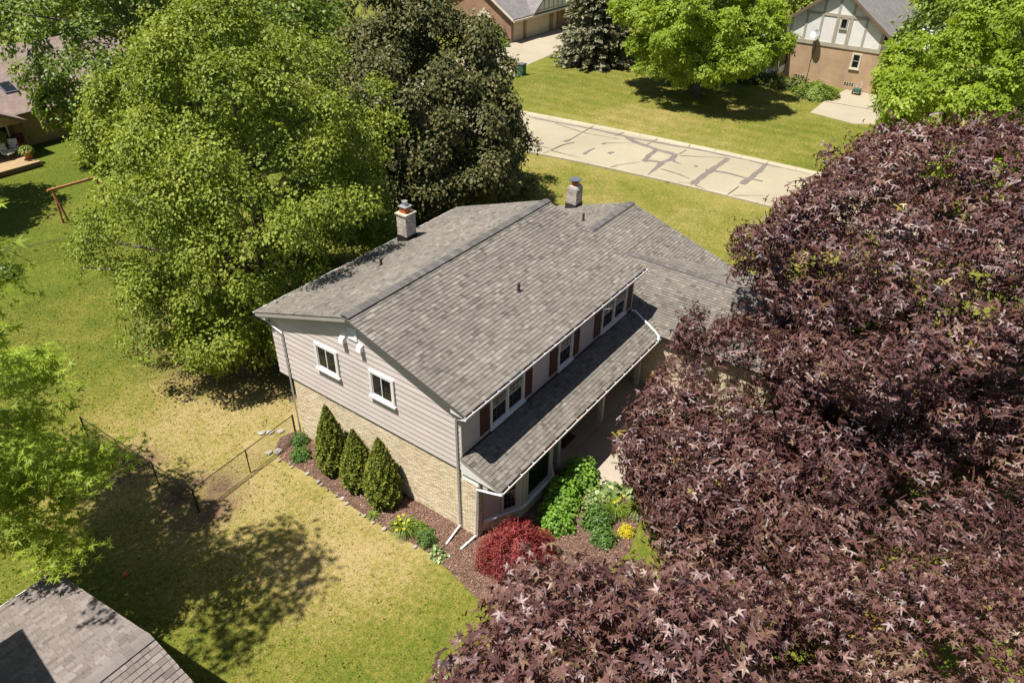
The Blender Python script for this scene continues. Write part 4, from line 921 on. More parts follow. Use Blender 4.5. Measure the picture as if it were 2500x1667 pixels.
# ---- low shrubs and perennials
def shrub(name, label, x, y, r, h, seed, mat, tpl=LEAF, size=.05, n=900, cat='shrub', parts=0, group=None, z0=.03, core=True, up=.5):
    rng = np.random.default_rng(seed); root = thing(name, label, cat, (x, y, z0), group)
    d = norm_rows(rng.normal(size=(n, 3))); d[:, 2] = np.abs(d[:, 2]); ph = rng.random(2)*6.28; a = np.arctan2(d[:, 1], d[:, 0])
    b = (1+.12*np.sin(4*a+ph[0])+.1*np.sin(7*a+5*d[:, 2]+ph[1])); R = b*np.sqrt(rng.uniform(.45, 1.05, n)); P = np.array([x, y, z0])+d*R[:, None]*np.array([r, r, h])
    if core:
        c = MB(); c.tube([(x, y, z0+h*.74*t) for t in (0, .25, .5, .75, 1)], [r*.62, r*.68, r*.6, r*.42, .02], 10); c.build('inner_foliage', mat, root, 'stuff')
    N = d*.8+np.array([0, 0, up])+.4*rng.normal(size=(n, 3)); Y = d*.7+np.array([0, 0, -.1])+.5*rng.normal(size=(n, 3))
    crown_object(root, tpl, (P, Y, N, size*rng.uniform(.75, 1.25, n), np.clip(.52+(b-1)*1.2+rng.normal(0, .17, n), 0, 1), P[:8]), mat, 'foliage', parts); return root
shrub('boxwood_bush', 'small bright green bush at the foot of the back downspout', -.42, 7.65, .33, .42, 161, LM['box'], size=.06)
shrub('boxwood_bush', 'low spreading green bush at the mulch edge beside the tallest arborvitae', -.93, 7.0, .38, .40, 162, LM['box'], size=.06)
shrub('boxwood_bush', 'clipped round green bush near the end of the front downspout', -1.17, .62, .31, .46, 163, LM['box'], size=.042, n=1700)
shrub('perennial_clump', 'leafy yellow-green clump beside the yellow daylilies', -.93, 1.15, .26, .34, 164, LM['strap'], size=.08, n=350, cat='plant')
shrub('hosta', 'variegated pale hosta at the lawn edge below the clipped round bush', -1.35, -.05, .28, .22, 165, LM['hosta'], size=.15, n=70, cat='plant', core=False, up=.9)
shrub('seedling_plant', 'tiny green seedling in the mulch near the downspout end', -.75, .72, .12, .16, 166, LM['box'], size=.06, n=60, cat='plant', core=False)
shrub('hydrangea_bush', 'tall lime-green hydrangea beside the front walk', 4.15, -1.95, .68, 1.05, 171, LM['hydr'], size=.125, n=1100, parts=100, up=.8)
shrub('hydrangea_bush', 'lime-green hydrangea under the picture window', 2.95, -1.98, .70, .98, 172, LM['hydr'], size=.125, n=1200, parts=100, up=.8)
shrub('hydrangea_bush', 'low lime-green hydrangea next to the red laceleaf maple', 2.0, -2.35, .62, .72, 173, LM['hydr'], size=.12, n=1000, parts=100, up=.8)
shrub('hosta', 'cream-edged hosta between the lime hydrangea and the front walk', 4.25, -3.05, .50, .38, 174, LM['hosta'], size=.24, n=130, cat='plant', core=False, up=.9)
shrub('hosta', 'cream-edged hosta under the crimson leaves at the walk edge', 4.9, -3.75, .45, .36, 175, LM['hosta'], size=.22, n=120, cat='plant', core=False, up=.9)
shrub('viburnum_bush', 'blue-green shrub in the bed before the hydrangeas', 2.9, -3.45, .58, .62, 176, LM['box'], size=.10, n=800)
shrub('viburnum_bush', 'sparse silvery-green shrub between the daylilies and the hydrangea', 3.35, -2.95, .38, .62, 177, LM['hosta'], size=.11, n=330)
shrub('viburnum_bush', 'fine-leaved green shrub beside the yellow mound', 2.35, -4.0, .45, .45, 178, LM['box'], size=.075, n=650)
shrub('yellow_mound', 'small golden-yellow mound at the edge of the front bed', 3.05, -4.45, .26, .34, 179, LM['yellow'], size=.05, n=900, cat='plant')
shrub('red_laceleaf_maple', 'mounded red laceleaf maple before the bay window', -.05, -2.25, 1.18, 1.35, 180, LM['jap'], SLIM, size=.12, n=9500, cat='tree')
def grassy(name, label, x, y, r, seed, n=110, flowers=0):
    rng = np.random.default_rng(seed); root = thing(name, label, 'plant', (x, y, .03)); V, F, A = [], [], []
    for i in range(n):
        a = rng.random()*6.28; u = np.array([math.cos(a), math.sin(a), 0]); s = np.array([-u[1], u[0], 0])*.011; L = r*rng.uniform(.6, 1.2); b = np.array([x, y, .03])+u*.05*rng.random()
        h = L*rng.uniform(.7, 1.1); pts = [b, b+u*L*.4+np.array([0, 0, h*.75]), b+u*L*.8+np.array([0, 0, h*.7]), b+u*L*1.15+np.array([0, 0, h*.30])]; k = len(V)
        for p, w in zip(pts, (1, 1.1, .8, .1)): V += [p-s*w, p+s*w]
        for j in range(3): F += [(k+2*j, k+2*j+1, k+2*j+3), (k+2*j, k+2*j+3, k+2*j+2)]
        A += [float(np.clip(rng.normal(.5, .2), 0, 1))]*8
    o = bpy.data.objects.new('foliage', tri_mesh('foliage', np.array(V), np.array(F), np.array(A), LM['strap'])); COL.objects.link(o); adopt(o, root); o['kind'] = 'stuff'
    for i in range(flowers):
        a = rng.random()*6.28; q = r*rng.uniform(.2, .95); c = np.array([x+q*math.cos(a), y+q*math.sin(a), .03+r*rng.uniform(.75, 1.05)]); mb = MB()
        for k in range(6):
            w = k*1.047+rng.random()*.2; u = np.array([math.cos(w), math.sin(w), .35])*.065; s = np.array([-math.sin(w), math.cos(w), 0])*.02
            mb.add([c, c+u*.6-s, c+u, c+u*.6+s], [(0, 1, 2), (0, 2, 3)], rng.random())
        mb.build('flower', LM['yellow'], root)
grassy('daylily_clump', 'arching daylily clump with yellow flowers at the mulch edge', -1.25, 1.52, .46, 191, 170, 9)
grassy('daylily_clump', 'arching daylily clump with a few yellow flowers before the cream-edged hosta', 3.65, -3.7, .48, 192, 170, 4)
grassy('daylily_clump', 'strappy daylily clump under the edge of the big crimson crown', 4.1, -4.35, .48, 193, 170, 3)
grassy('grass_tuft', 'lone grass tuft at the foot of the plump arborvitae', -1.42, 2.78, .22, 194, 60)
# ---- stones that edge the mulch
ER = [(-1.2, 8.15), (-1.45, 7.5), (-1.36, 6.3), (-1.45, 5.0), (-1.53, 3.7), (-1.55, 2.5), (-1.55, 1.5), (-1.45, .3)]
def stone(x, y, r, seed, label, group, flat_=.55):
    rng = np.random.default_rng(seed); mb = MB(); pts = []
    for lat in (-.5, .35, .85):
        for k in range(7):
            a = k*6.283/7+lat; q = math.cos(lat*1.2)*r*rng.uniform(.8, 1.2); pts.append((x+q*math.cos(a), y+q*math.sin(a)*.8, .03+r*flat_*(lat+.45)*rng.uniform(.9, 1.1)))
    fs = [(i*7+k, i*7+(k+1) % 7, (i+1)*7+(k+1) % 7, (i+1)*7+k) for i in range(2) for k in range(7)]+[tuple(14+k for k in range(7))]
    tag(mb.add(pts, fs, float(rng.random())).build('garden_stone', M['stone']), label, 'stone', group)
sr = random.Random(4); k = 0
for (x0, y0), (x1, y1) in zip(ER, ER[1:]):
    n = max(2, int(math.hypot(x1-x0, y1-y0)/.27))
    for i in range(n):
        if sr.random() < .3: continue
        t = (i+sr.random()*.7)/n; stone(x0+(x1-x0)*t-.05+sr.uniform(-.06, .06), y0+(y1-y0)*t, sr.uniform(.055, .115), 300+k, 'small pale stone edging the mulch bed along the lawn', 'stones edging the mulch bed'); k += 1
stone(-1.25, 7.9, .2, 401, 'flat grey flagstone at the fence end of the mulch bed', None, .3); stone(-1.5, 8.1, .15, 402, 'small blue-grey flagstone beside the larger flat one near the fence', None, .35)
for i, (x, y, w) in enumerate(((-.45, 8.75, 'nearest the back downspout'), (-.72, 9.0, 'between the other two behind the back corner'), (-.95, 9.25, 'farthest from the back downspout'))): stone(x, y, .17, 405+i, 'grey stepping stone in the shade, '+w, 'stepping stones behind the corner', .2)

# ================================================================== FENCES AND SMALL THINGS
def fence(label, pts, posts_every, h=1.07, seed=0, group=None, mesh_to=99):
    f = thing('chain_link_fence', label, 'fence', (pts[0][0], pts[0][1], 0), group); tot = 0
    lk = MB()
    for (x0, y0), (x1, y1) in zip(pts, pts[1:]):
        L = math.hypot(x1-x0, y1-y0); n = max(1, int(round(L/posts_every))); u = np.array([(x1-x0)/L, (y1-y0)/L, 0])
        MB().tube([(x0, y0, h), (x1, y1, h)], .016, 6).build('top_rail', M['blackmetal'], f)
        for i in range(n): 
            p = np.array([x0, y0, 0])+u*L*i/n; MB().tube([p-np.array([0, 0, .1]), p+np.array([0, 0, h+.03])], .023 if i else .034, 8).build('post', M['blackmetal'], f)
        s = .075; m = int(L/s)
        if tot < mesh_to:
            for i in range(-int(h/s), m):
                for sg in (1, -1):
                    a0 = i*s if sg > 0 else (i+int(h/s))*s; za, zb = .05, h-.03; b0 = a0+sg*(zb-za)
                    lo, hi = (a0, b0)
                    # clip to the bay
                    def cl(a, b, z0, z1):
                        for lim in (0, L):
                            if (a < lim) != (b < lim):
                                t = (lim-a)/(b-a); zc = z0+(z1-z0)*t
                                if (lim == 0) == (a < lim): a, z0 = lim, zc
                                else: b, z1 = lim, zc
                        return a, b, z0, z1
                    if max(lo, hi) <= 0 or min(lo, hi) >= L: continue
                    lo, hi, z0, z1 = cl(lo, hi, za, zb)
                    lk.tube([np.array([x0, y0, z0])+u*lo, np.array([x0, y0, z1])+u*hi], .0022, 3, cap=False)
        tot += L
    p = pts[-1]; MB().tube([(p[0], p[1], -.1), (p[0], p[1], h+.03)], .034, 8).build('post', M['blackmetal'], f)
    lk.build('chain_link', M['blackmetal'], f, 'stuff'); return f
fence('black chain-link fence meeting the back corner of the house with its bend on the lawn', [(-.28, 8.02), (-4.8, 7.68), (-5.05, 14.2)], 2.4)
fence('black chain-link fence running between the back gardens past the swing post', [(-5.2, 30.6), (-.9, 30.3), (2.4, 29.0), (9, 27.5)], 3.0, mesh_to=99)
# wooden swing frame post
sw = thing('wooden_swing_frame', 'reddish timber swing frame post on the back lawn beyond the fence', 'swing frame', (4.1, 33, 0))
MB().obox((4.12, 32.78, 0), (.11, 0, 0), (0, .11, 0), (-.25, .15, 2.25)).build('leg', M['wood'], sw); MB().obox((4.05, 33.45, 0), (.11, 0, 0), (0, .11, 0), (-.10, -.40, 2.3)).build('leg', M['wood'], sw)
MB().obox((3.62, 32.85, 2.22), (2.8, -.2, 0), (0, .12, 0), (0, 0, .12)).build('crossbeam', M['wood'], sw); MB().obox((3.99, 32.8, 1.35), (.02, .65, 0), (.07, 0, 0), (0, 0, .07)).build('brace', M['wood'], sw)
MB().obox((6.4, 32.55, 0), (.11, 0, 0), (0, .11, 0), (-.1, .15, 2.25)).build('leg', M['wood'], sw)
# utility boxes by the far drive
pg = thing('utility_pedestal', 'green utility pedestal beside the long driveway', 'utility box', (47.5, 31.4, 0))
MB().box(47.2, 47.85, 31.1, 31.65, 0, 1.0).build('body', flat('utility_green', (0.03, 0.11, 0.07), .5), pg); MB().prism([(47.15, 31.05, 1.0), (47.9, 31.05, 1.0), (47.9, 31.7, 1.0), (47.15, 31.7, 1.0)], (0, 0, .08)).build('lid', M['slate'], pg)
pp = thing('utility_post', 'slim pale grey marker post next to the green utility pedestal', 'post', (46.4, 31.4, 0))
MB().box(46.3, 46.55, 31.28, 31.5, 0, 1.05).build('post_body', flat('pedestal_grey', (0.42, 0.43, 0.36), .6), pp); MB().box(46.27, 46.58, 31.25, 31.53, 1.05, 1.12).build('cap', M['steel'], pp)
# small orange ball lying in the shade
rb = MB(); c = np.array([-7.75, 7.2, .07]); rb.tube([c+np.array([0, 0, .07*math.sin(t)]) for t in np.radians([-85, -50, -20, 20, 50, 85])], [.07*math.cos(t) for t in np.radians([-85, -50, -20, 20, 50, 85])], 10)
tag(rb.build('toy_ball', flat('orange_plastic', (0.62, 0.10, 0.03), .5)), 'small orange-red ball lying on the shaded grass', 'ball')

# ================================================================== NEIGHBOURING HOUSES
M['tanbrick'] = far_brick('tan_brick', (0.40, 0.245, 0.135), (0.47, 0.30, 0.17), (0.40, 0.32, 0.23))
M['redbrick'] = far_brick('red_brown_brick', (0.27, 0.135, 0.075), (0.34, 0.18, 0.10), (0.31, 0.23, 0.17))
M['farroof'] = far_shingle('grey_far_shingle', (0.17, 0.155, 0.15), (0.21, 0.195, 0.185), (0.12, 0.11, 0.105))
M['brownroof'] = far_shingle('mauve_brown_shingle', (0.20, 0.145, 0.125), (0.245, 0.18, 0.155), (0.14, 0.10, 0.09))
M['stucco'] = flat('white_stucco', (0.70, 0.68, 0.65), .9, .06, 1.5, .2, 0, 8, .05)
M['timber'] = flat('greige_timber', (0.38, 0.34, 0.26), .7); M['cream'] = flat('cream_garage_paint', (0.60, 0.48, 0.32), .6, .08); M['creamtrim'] = flat('cream_trim', (0.62, 0.55, 0.43), .6)
M['deckwood'] = flat('tan_deck_boards', (0.34, 0.235, 0.125), .8, .12, 2); M['brownwood'] = flat('brown_beam', (0.16, 0.10, 0.07), .8)
# ---- the half-timbered house across the road
tx = 62.5; tud = thing('half_timbered_house', 'tan brick house with white half-timbered gable across the road', 'house', (66, 6, 0))
APY, APZ, ESL = 7.3, 8.35, .72
zr = lambda y: APZ-.0-abs(y-APY)*ESL
MB().box(tx, tx+12, -.6, 11.0, 0, 3.55).build('wall', M['tanbrick'], tud)
MB().prism([(tx-.02, 3.0, 3.55), (tx-.02, 11.6, 3.55), (tx-.02, 11.6, zr(11.6)), (tx-.02, APY, APZ), (tx-.02, 3.0, zr(3.0))], (.3, 0, 0)).build('gable_wall', M['stucco'], tud)
MB().box(tx+.28, tx+12, -.6, 3.0, 3.55, 4.2).build('wall', M['stucco'], tud)
for z0, z1 in ((3.45, 3.80), (6.02, 6.26)):
    MB().box(tx-.07, tx-.021, 3.0 if z0 < 4 else 4.45, 11.6 if z0 < 4 else 10.1, z0, z1).build('timber', M['timber'], tud)
for y, za, zb in ((3.1, 3.8, 5.3), (4.65, 3.8, 6.02), (5.96, 3.8, 6.02), (7.22, 3.8, 6.02), (8.55, 3.8, 6.02), (9.9, 3.8, 6.02), (11.2, 3.8, 5.4), (5.94, 6.26, 7.25), (7.22, 6.26, 8.1), (8.53, 6.26, 7.35)):
    MB().box(tx-.065, tx-.021, y-.10, y+.10, za, zb).build('timber', M['timber'], tud)
for y in (6.12, 7.06): MB().box(tx-.065, tx-.021, y-.05, y+.05, 3.8, 6.02).build('timber', M['timber'], tud)
for s, y1 in ((-1, 2.4), (1, 12.2)):
    MB().prism([(tx-.45, APY, APZ+.05), (tx-.45, y1, zr(y1)+.05), (tx-.45, y1, zr(y1)+.27), (tx-.45, APY, APZ+.27)], (12.4, 0, 0)).build('roof', M['farroof'], tud)
    MB().prism([(tx-.5, APY, APZ-.02), (tx-.5, y1, zr(y1)-.02), (tx-.5, y1, zr(y1)+.25), (tx-.5, APY, APZ+.25)], (.049, 0, 0)).build('barge_board', M['brownwood'], tud)
window(tud, (tx-.02, 6.90, 5.06), (0, -1, 0), (-1, 0, 0), .62, .93, 1, 'plain', 'timber', .09, True)
window(tud, (tx, 5.22, 1.85), (0, -1, 0), (-1, 0, 0), .84, 1.38, 1, 'hung', 'creamtrim', .12, True, grid=None)
for y0, z0 in ((9.88, .34), (5.36, .36)):
    vb = MB().box(tx-.012, tx, y0-.92, y0, z0, z0+.30).build('glass_block_vent', M['creamtrim'], tud)
    for i in range(4):
        for j in range(2): MB().box(tx-.02, tx-.0125, y0-.92+.04+i*.225, y0-.92+.21+i*.225, z0+.03+j*.14, z0+.14+j*.14).build('pane', M['glass'], vb)
# sun room on its side
MB().box(60.6, 64.0, 11.05, 14.4, 0, .75).build('sunroom_base', M['tanbrick'], tud); MB().box(60.65, 64.0, 11.05, 14.35, .75, 1.35).build('sunroom_panel', M['stucco'], tud)
MB().box(60.62, 64.0, 11.05, 14.38, 3.05, 3.40).build('sunroom_fascia', M['stucco'], tud); MB().prism([(60.3, 11.02, 3.401), (60.3, 14.7, 3.401), (64.2, 14.7, 4.3), (64.2, 11.02, 4.3)], (0, 0, .12)).build('sunroom_roof', M['farroof'], tud)
for i in range(4):
    y = 11.08+i*.82; window(tud, (60.66, y+.80, 1.36), (0, -1, 0), (-1, 0, 0), .80, 1.68, 1, 'plain', 'white', .05, False)
MB().box(60.8, 63.9, 11.1, 14.3, 1.36, 3.04).build('sunroom_interior', M['brownwood'], tud)
dish = thing('satellite_dish', 'grey satellite dish on the foot of the half-timbered gable', 'satellite dish', (tx-.3, 8.7, 4.0))
dm = MB(); cc = np.array([tx-.55, 8.72, 4.45]); ax = nrm([-.8, .2, .55]); e1 = nrm(np.cross(ax, [0, 0, 1])); e2 = np.cross(ax, e1); vs = [cc]; fs = []
for q, dp in ((.22, .02), (.42, .09)):
    for k in range(14): w = k*6.283/14; vs.append(cc+ax*dp+q*(math.cos(w)*e1+math.sin(w)*e2))
for k in range(14): fs += [(0, 1+k, 1+(k+1) % 14), (1+k, 15+k, 15+(k+1) % 14, 1+(k+1) % 14)]
dm.add(vs, fs); dm.build('reflector', M['steel'], dish, smooth=True)
MB().tube([cc, cc-np.array([-.45, 0, .5])], .03, 6).build('mast', M['slate'], dish); MB().tube([cc-e2*.35+ax*.05, cc+ax*.5], .02, 5).build('feed_arm', M['slate'], dish)
MB().tube([(tx-.06, 8.7, 3.9), (tx-.05, 8.62, 3.2), (tx-.03, 8.78, 2), (tx-.03, 8.75, 1.2), (tx-.04, 8.8, .2)], .022, 5).build('cable', M['blackmetal'], dish)
gc = thing('garden_cart', 'small green and grey hose cart on the pavement against the tan brick', 'garden cart', (61.3, 3.8, 0))
MB().box(61.0, 61.6, 3.5, 4.1, .25, .55).build('tray', flat('cart_green', (.04, .10, .07), .6), gc)
for y in (3.45, 4.12): MB().tube([(61.3, y, .2), (61.3, y+.06, .2)], .2, 12).build('wheel', M['blackmetal'], gc)
MB().tube([(61.55, 3.6, .5), (61.9, 3.6, 1.0), (61.9, 4.0, 1.0), (61.55, 4.0, .5)], .025, 5).build('handle', M['steel'], gc)
# yew hedge and mound before it
shr = 0
for i, (x, y, r, h, lab) in enumerate(((59.3, 15.2, 1.3, 1.0, 'dark yew at the far end of the low hedge under the locust'), (59.4, 13.0, 1.35, 1.05, 'dark yew before the sun room of the half-timbered house'), (59.6, 10.9, 1.3, 1.05, 'shaded yew below the corner of the tan brick wall'), (59.7, 8.9, 1.3, 1.0, 'shaded yew under the satellite dish'))):
    shrub('yew_shrub', lab, x, y, r, h, 500+i, LM['yew'], size=.20, n=1500, group='yew hedge before the half-timbered house')
shrub('juniper_shrub', 'golden-green spreading juniper at the end of the dark yew hedge', 58.5, 6.6, 1.75, 1.05, 510, LM['strap'], SLIM, size=.34, n=3200)
# ---- brick house with garage at the top
bh = thing('brick_garage_house', 'brown brick house with three cream garage doors at the head of the driveway', 'house', (62, 44, 0))
gx = 57.6; AY, AZ = 45.1, 5.85; gz = lambda y: AZ-abs(y-AY)*.62
MB().prism([(gx, 40, 0), (gx, 50.2, 0), (gx, 50.2, 2.65), (gx, AY, AZ-.1), (gx, 40, 2.65)], (.3, 0, 0)).build('gable_wall', M['redbrick'], bh)
MB().box(gx+.3, gx+18, 40.25, 50, 0, 2.7).build('wall', M['redbrick'], bh)
for s, y1 in ((-1, 39.45), (1, 50.8)):
    MB().prism([(gx-.35, AY, AZ), (gx-.35, y1, gz(y1)), (gx-.35, y1, gz(y1)+.2), (gx-.35, AY, AZ+.2)], (18, 0, 0)).build('roof', M['farroof'], bh)
    MB().prism([(gx-.4, AY, AZ-.06), (gx-.4, y1, gz(y1)-.06), (gx-.4, y1, gz(y1)+.19), (gx-.4, AY, AZ+.19)], (.049, 0, 0)).build('rake_board', M['creamtrim'], bh)
MB().box(gx-.35, gx+18, 39.32, 39.44, 2.22, 2.42).build('gutter', M['creamtrim'], bh)
MB().box(gx+.3, gx+10.2, 39.9, 40.249, 2.32, 2.68).build('lintel', M['creamtrim'], bh)
for a, b in ((57.9, 58.0), (60.13, 60.55), (65.45, 66.0), (67.0, 68.2)): MB().box(a, b, 39.95, 40.249, 0, 2.32).build('brick_pier', M['redbrick'], bh)
for a, b in ((58.0, 60.13), (60.55, 65.45)):
    gd = MB().box(a, b, 40.12, 40.22, 0, 2.32).build('garage_door', M['cream'], bh)
    for k in range(4): MB().box(a+.03, b-.03, 40.10, 40.119, .02+k*.575, .56+k*.575).build('panel', M['cream'], gd)
dd = MB().box(66.0, 67.0, 40.14, 40.22, .05, 2.1).build('door', M['cream'], bh); MB().tube([(66.12, 40.13, 1.05), (66.12, 40.08, 1.05)], .04, 8).build('knob', M['steel'], dd)
# half-timbered dormer above the double door
MB().prism([(61.2, 39.5, 2.60), (71, 39.5, 2.60), (66.1, 39.5, 6.2)], (0, 4.5, 0)).build('dormer_wall', M['stucco'], bh)
for i in range(9):
    x = 62.3+i*.95; MB().box(x-.06, x+.06, 39.44, 39.499, 2.75, min(2.6+(x-61.2)*.73, 2.6+(71-x)*.73)).build('timber', M['timber'], bh)
MB().box(61.2, 71, 39.42, 39.499, 2.60, 2.75).build('timber', M['creamtrim'], bh)
for x1, x2 in ((60.9, 66.1), (71.3, 66.1)): MB().prism([(x1, 39.2, 2.5), (x2, 39.2, 6.32), (x2, 39.2, 6.5), (x1, 39.2, 2.68)], (0, 4.8, 0)).build('dormer_roof', M['farroof'], bh)
# arched window in the brick gable
def arch(mb, y0, y1, z0, z1, x0, x1, n=10):
    c = (y0+y1)/2; r = (y1-y0)/2; pts = [(x0, y0, z0), (x0, y1, z0), (x0, y1, z1)]+[(x0, c+r*math.cos(t), z1+r*.75*math.sin(t)) for t in np.linspace(0, math.pi, n)[1:-1]]+[(x0, y0, z1)]; mb.prism(pts, (x1-x0, 0, 0))
aw = MB(); arch(aw, 42.75, 44.72, 1.05, 2.2, gx-.05, gx-.001); aw = aw.build('arched_window', M['creamtrim'], bh)
for k in range(4):
    MB().box(gx-.065, gx-.051, 42.88+k*.44, 43.25+k*.44, 1.15, 1.62).build('pane', M['glass'], aw); MB().box(gx-.065, gx-.051, 42.88+k*.44, 43.25+k*.44, 1.70, 2.18 + (.32 if k in (1, 2) else .0)).build('pane', M['glass'], aw)
MB().box(gx-.08, gx-.001, 43.6, 43.88, 2.95, 3.25).build('keystone', M['creamtrim'], bh)
shrub('yew_shrub', 'rounded clipped green shrub at the corner of the brown brick garage', 56.6, 41.2, 1.0, 1.9, 520, LM['yew'], size=.22, n=1500)
shrub('yew_shrub', 'low green shrub beneath the arched window', 56.4, 43.6, 1.0, 1.1, 521, LM['box'], size=.2, n=900); shrub('yew_shrub', 'yellow-green shrub at the driveway edge before the brick garage', 55.9, 39.9, .8, .7, 522, LM['strap'], size=.2, n=700)
# ---- brown-roofed house with deck
lh = thing('brown_roofed_house', 'house with mauve-brown shingle roof, skylights and a tan deck', 'house', (12, 50, 0))
MB().box(8.3, 34, 48.0, 58, 0, 2.5).build('wall', M['tanbrick'], lh); MB().prism([(8.0, 47.2, 2.35), (34.4, 47.2, 2.35), (34.4, 54, 5.4), (8.0, 54, 5.4)], (0, 0, .18)).build('roof', M['brownroof'], lh)
MB().prism([(-6, 54, 5.4), (34.4, 54, 5.4), (34.4, 61, 2.3), (-6, 61, 2.3)], (0, 0, .18)).build('roof', M['brownroof'], lh); MB().prism([(-6, 48.2, 2.8), (7.999, 48.2, 2.8), (7.999, 54, 5.4), (-6, 54, 5.4)], (0, 0, .18)).build('roof', M['brownroof'], lh)
for x in (9.4, 12.3):
    sk = MB().prism([(x, 49.2, 3.43), (x+.9, 49.2, 3.43), (x+.9, 50.3, 3.92), (x, 50.3, 3.92)], (0, 0, .12)).build('skylight', M['slate'], lh)
    MB().prism([(x+.08, 49.28, 3.59), (x+.82, 49.28, 3.59), (x+.82, 50.2, 4.0), (x+.08, 50.2, 4.0)], (0, 0, .012)).build('pane', M['glass'], sk)
# gabled screen porch on its deck side
MB().prism([(1.6, 45.8, 2.35), (8.6, 45.8, 2.35), (8.6, 45.8, 2.55), (5.1, 45.8, 4.3), (1.6, 45.8, 2.55)], (0, .12, 0)).build('porch_gable', M['tanbrick'], lh)
for a, b in (((8.75, 2.3), (5.1, 4.2)), ((1.45, 2.3), (5.1, 4.2))): MB().prism([(a[0], 45.5, a[1]), (b[0], 45.5, b[1]), (b[0], 45.5, b[1]+.2), (a[0], 45.5, a[1]+.2)], (0, 5, 0)).build('porch_roof', M['brownroof'], lh)
for x in (1.8, 4.0, 6.2, 8.3): MB().box(x, x+.16, 45.8, 45.96, .4, 2.35).build('porch_post', M['brownwood'], lh)
MB().box(2.0, 8.3, 47.2, 47.3, .4, 2.4).build('porch_screen', M['brownwood'], lh)
window(lh, (6.45, 47.19, .5), (1, 0, 0), (0, -1, 0), 1.5, 1.8, 1, 'slide', 'white', .08, False)
dk = thing('tan_deck', 'low tan timber deck before the brown-roofed house', 'deck', (4, 45, 0))
MB().box(-3, 7.75, 43.3, 47.6, .05, .30).build('frame', M['brownwood'], dk)
for i in range(30): MB().box(-3, 7.8, 43.25+i*.145, 43.25+i*.145+.138, .34, .40, (i*37 % 10)/10).build('board', M['deckwood'], dk)
MB().box(-2.95, 7.74, 43.27, 47.58, .301, .339).build('joists', M['brownwood'], dk)
def patio_chair(x, y, rz, lab):
    t = thing('patio_chair', lab, 'chair', (x, y, .4)); c, s = math.cos(rz), math.sin(rz); W = lambda a, b, z: np.array([x+a*c-b*s, y+a*s+b*c, .4+z]); U = np.array([c, s, 0]); Vv = np.array([-s, c, 0]); Z = np.array([0, 0, 1.])
    MB().obox(W(-.27, -.27, .38), U*.54, Vv*.54, Z*.07).build('seat', M['stucco'], t); MB().obox(W(-.27, .24, .45), U*.54, Vv*.06+Z*0, Z*.55+Vv*.12).build('backrest', M['stucco'], t)
    for a in (-.28, .24):
        for b in (-.27, .23): MB().obox(W(a, b, 0), U*.04, Vv*.04, Z*.38).build('leg', M['blackmetal'], t)
        MB().obox(W(a, -.25, .62), U*.05, Vv*.5, Z*.04).build('armrest', M['blackmetal'], t)
patio_chair(6.75, 45.2, .4, 'dark-framed patio chair with pale cushion near the deck corner')
patio_chair(7.35, 45.75, -.6, 'pale patio chair beside the dark-framed one at the deck corner')
def flower_pot(x, y, s, lab, m):
    t = thing('flower_pot', lab, 'flower pot', (x, y, .4)); MB().tube([(x, y, .4), (x, y, .4+.45*s)], [.16*s, .24*s], 10).build('pot', M['claytile'], t)
    rng = np.random.default_rng(int(x*10)); n = 160; d = norm_rows(rng.normal(size=(n, 3))); d[:, 2] = abs(d[:, 2]); P = np.array([x, y, .4+.45*s])+d*.4*s
    crown_object(t, LEAF, (P, d, d+np.array([0, 0, .5]), np.full(n, .16*s), rng.random(n), P[:4]), LM[m], 'foliage')
flower_pot(7.5, 44.2, 1.1, 'clay pot of green leaves at the front deck corner', 'midgreen'); flower_pot(8.3, 46.9, 1.2, 'clay pot with orange-red flowers at the back deck corner', 'jap')
rngb = np.random.default_rng(77)
for i, (x, y, lab) in enumerate(((-3.4, 29.6, 'leafy weed clump at the foot of the far garden fence'), (-1.2, 29.8, 'green vine clump against the far fence post'))): shrub('weed_clump', lab, x, y, 1.1, .8, 530+i, LM['midgreen'], size=.2, n=700)
# ---- neighbour's low house at the lower corner
nh = thing('grey_roofed_house', 'neighbouring low house with pale grey-brown shingle roof at the bottom corner', 'house', (-12, 1.5, 0))
ex, ey0, ez = -9.52, 6.32, 2.6; ry, rz = 1.2, 4.28; fy = -3.9; NS = (rz-ez)/(ey0-ry)
MB().box(-26, ex-.35, fy+.4, ey0-.4, 0, 2.5).prism([(ex-.35, fy+.4, 2.5), (ex-.35, ey0-.4, 2.5), (ex-.35, ry, rz-.15)], (-.2, 0, 0)).build('wall', M['tanbrick'], nh)
nd = MB(); nd.prism([(-26, ry, rz-.02), (ex, ry, rz-.02), (ex, ey0, ez-.02), (-26, ey0, ez-.02)], (0, 0, -.12)); nd.prism([(-26, fy, ez-.02), (ex, fy, ez-.02), (ex, ry, rz-.02), (-26, ry, rz-.02)], (0, 0, -.121))
nr = nd.build('roof', M['underlay'], nh); cn = math.hypot(1, NS)
roof_plane('nb', (-14.6, ey0+.03, ez-.03*NS), (1, 0, 0), (0, -1, NS), (ey0-ry)*cn, lambda v: (0, ex+.02+14.6), seed=61, expo=.15)
roof_plane('nb', (-14.6, fy-.03, ez-.03*NS), (1, 0, 0), (0, 1, NS), (ry-fy)*cn, lambda v: (0, ex+.02+14.6), seed=62, expo=.15)
_keep = M['shingle']; M['shingle'] = varmat('pale_brown_shingle', [(0, (0.135, 0.112, 0.10)), (.5, (0.185, 0.157, 0.142)), (1, (0.23, 0.20, 0.182))], .95, .10, .6, 60, .15, .3, .1); _SM.clear()
finish_shingles('nb', nr); M['shingle'] = _keep
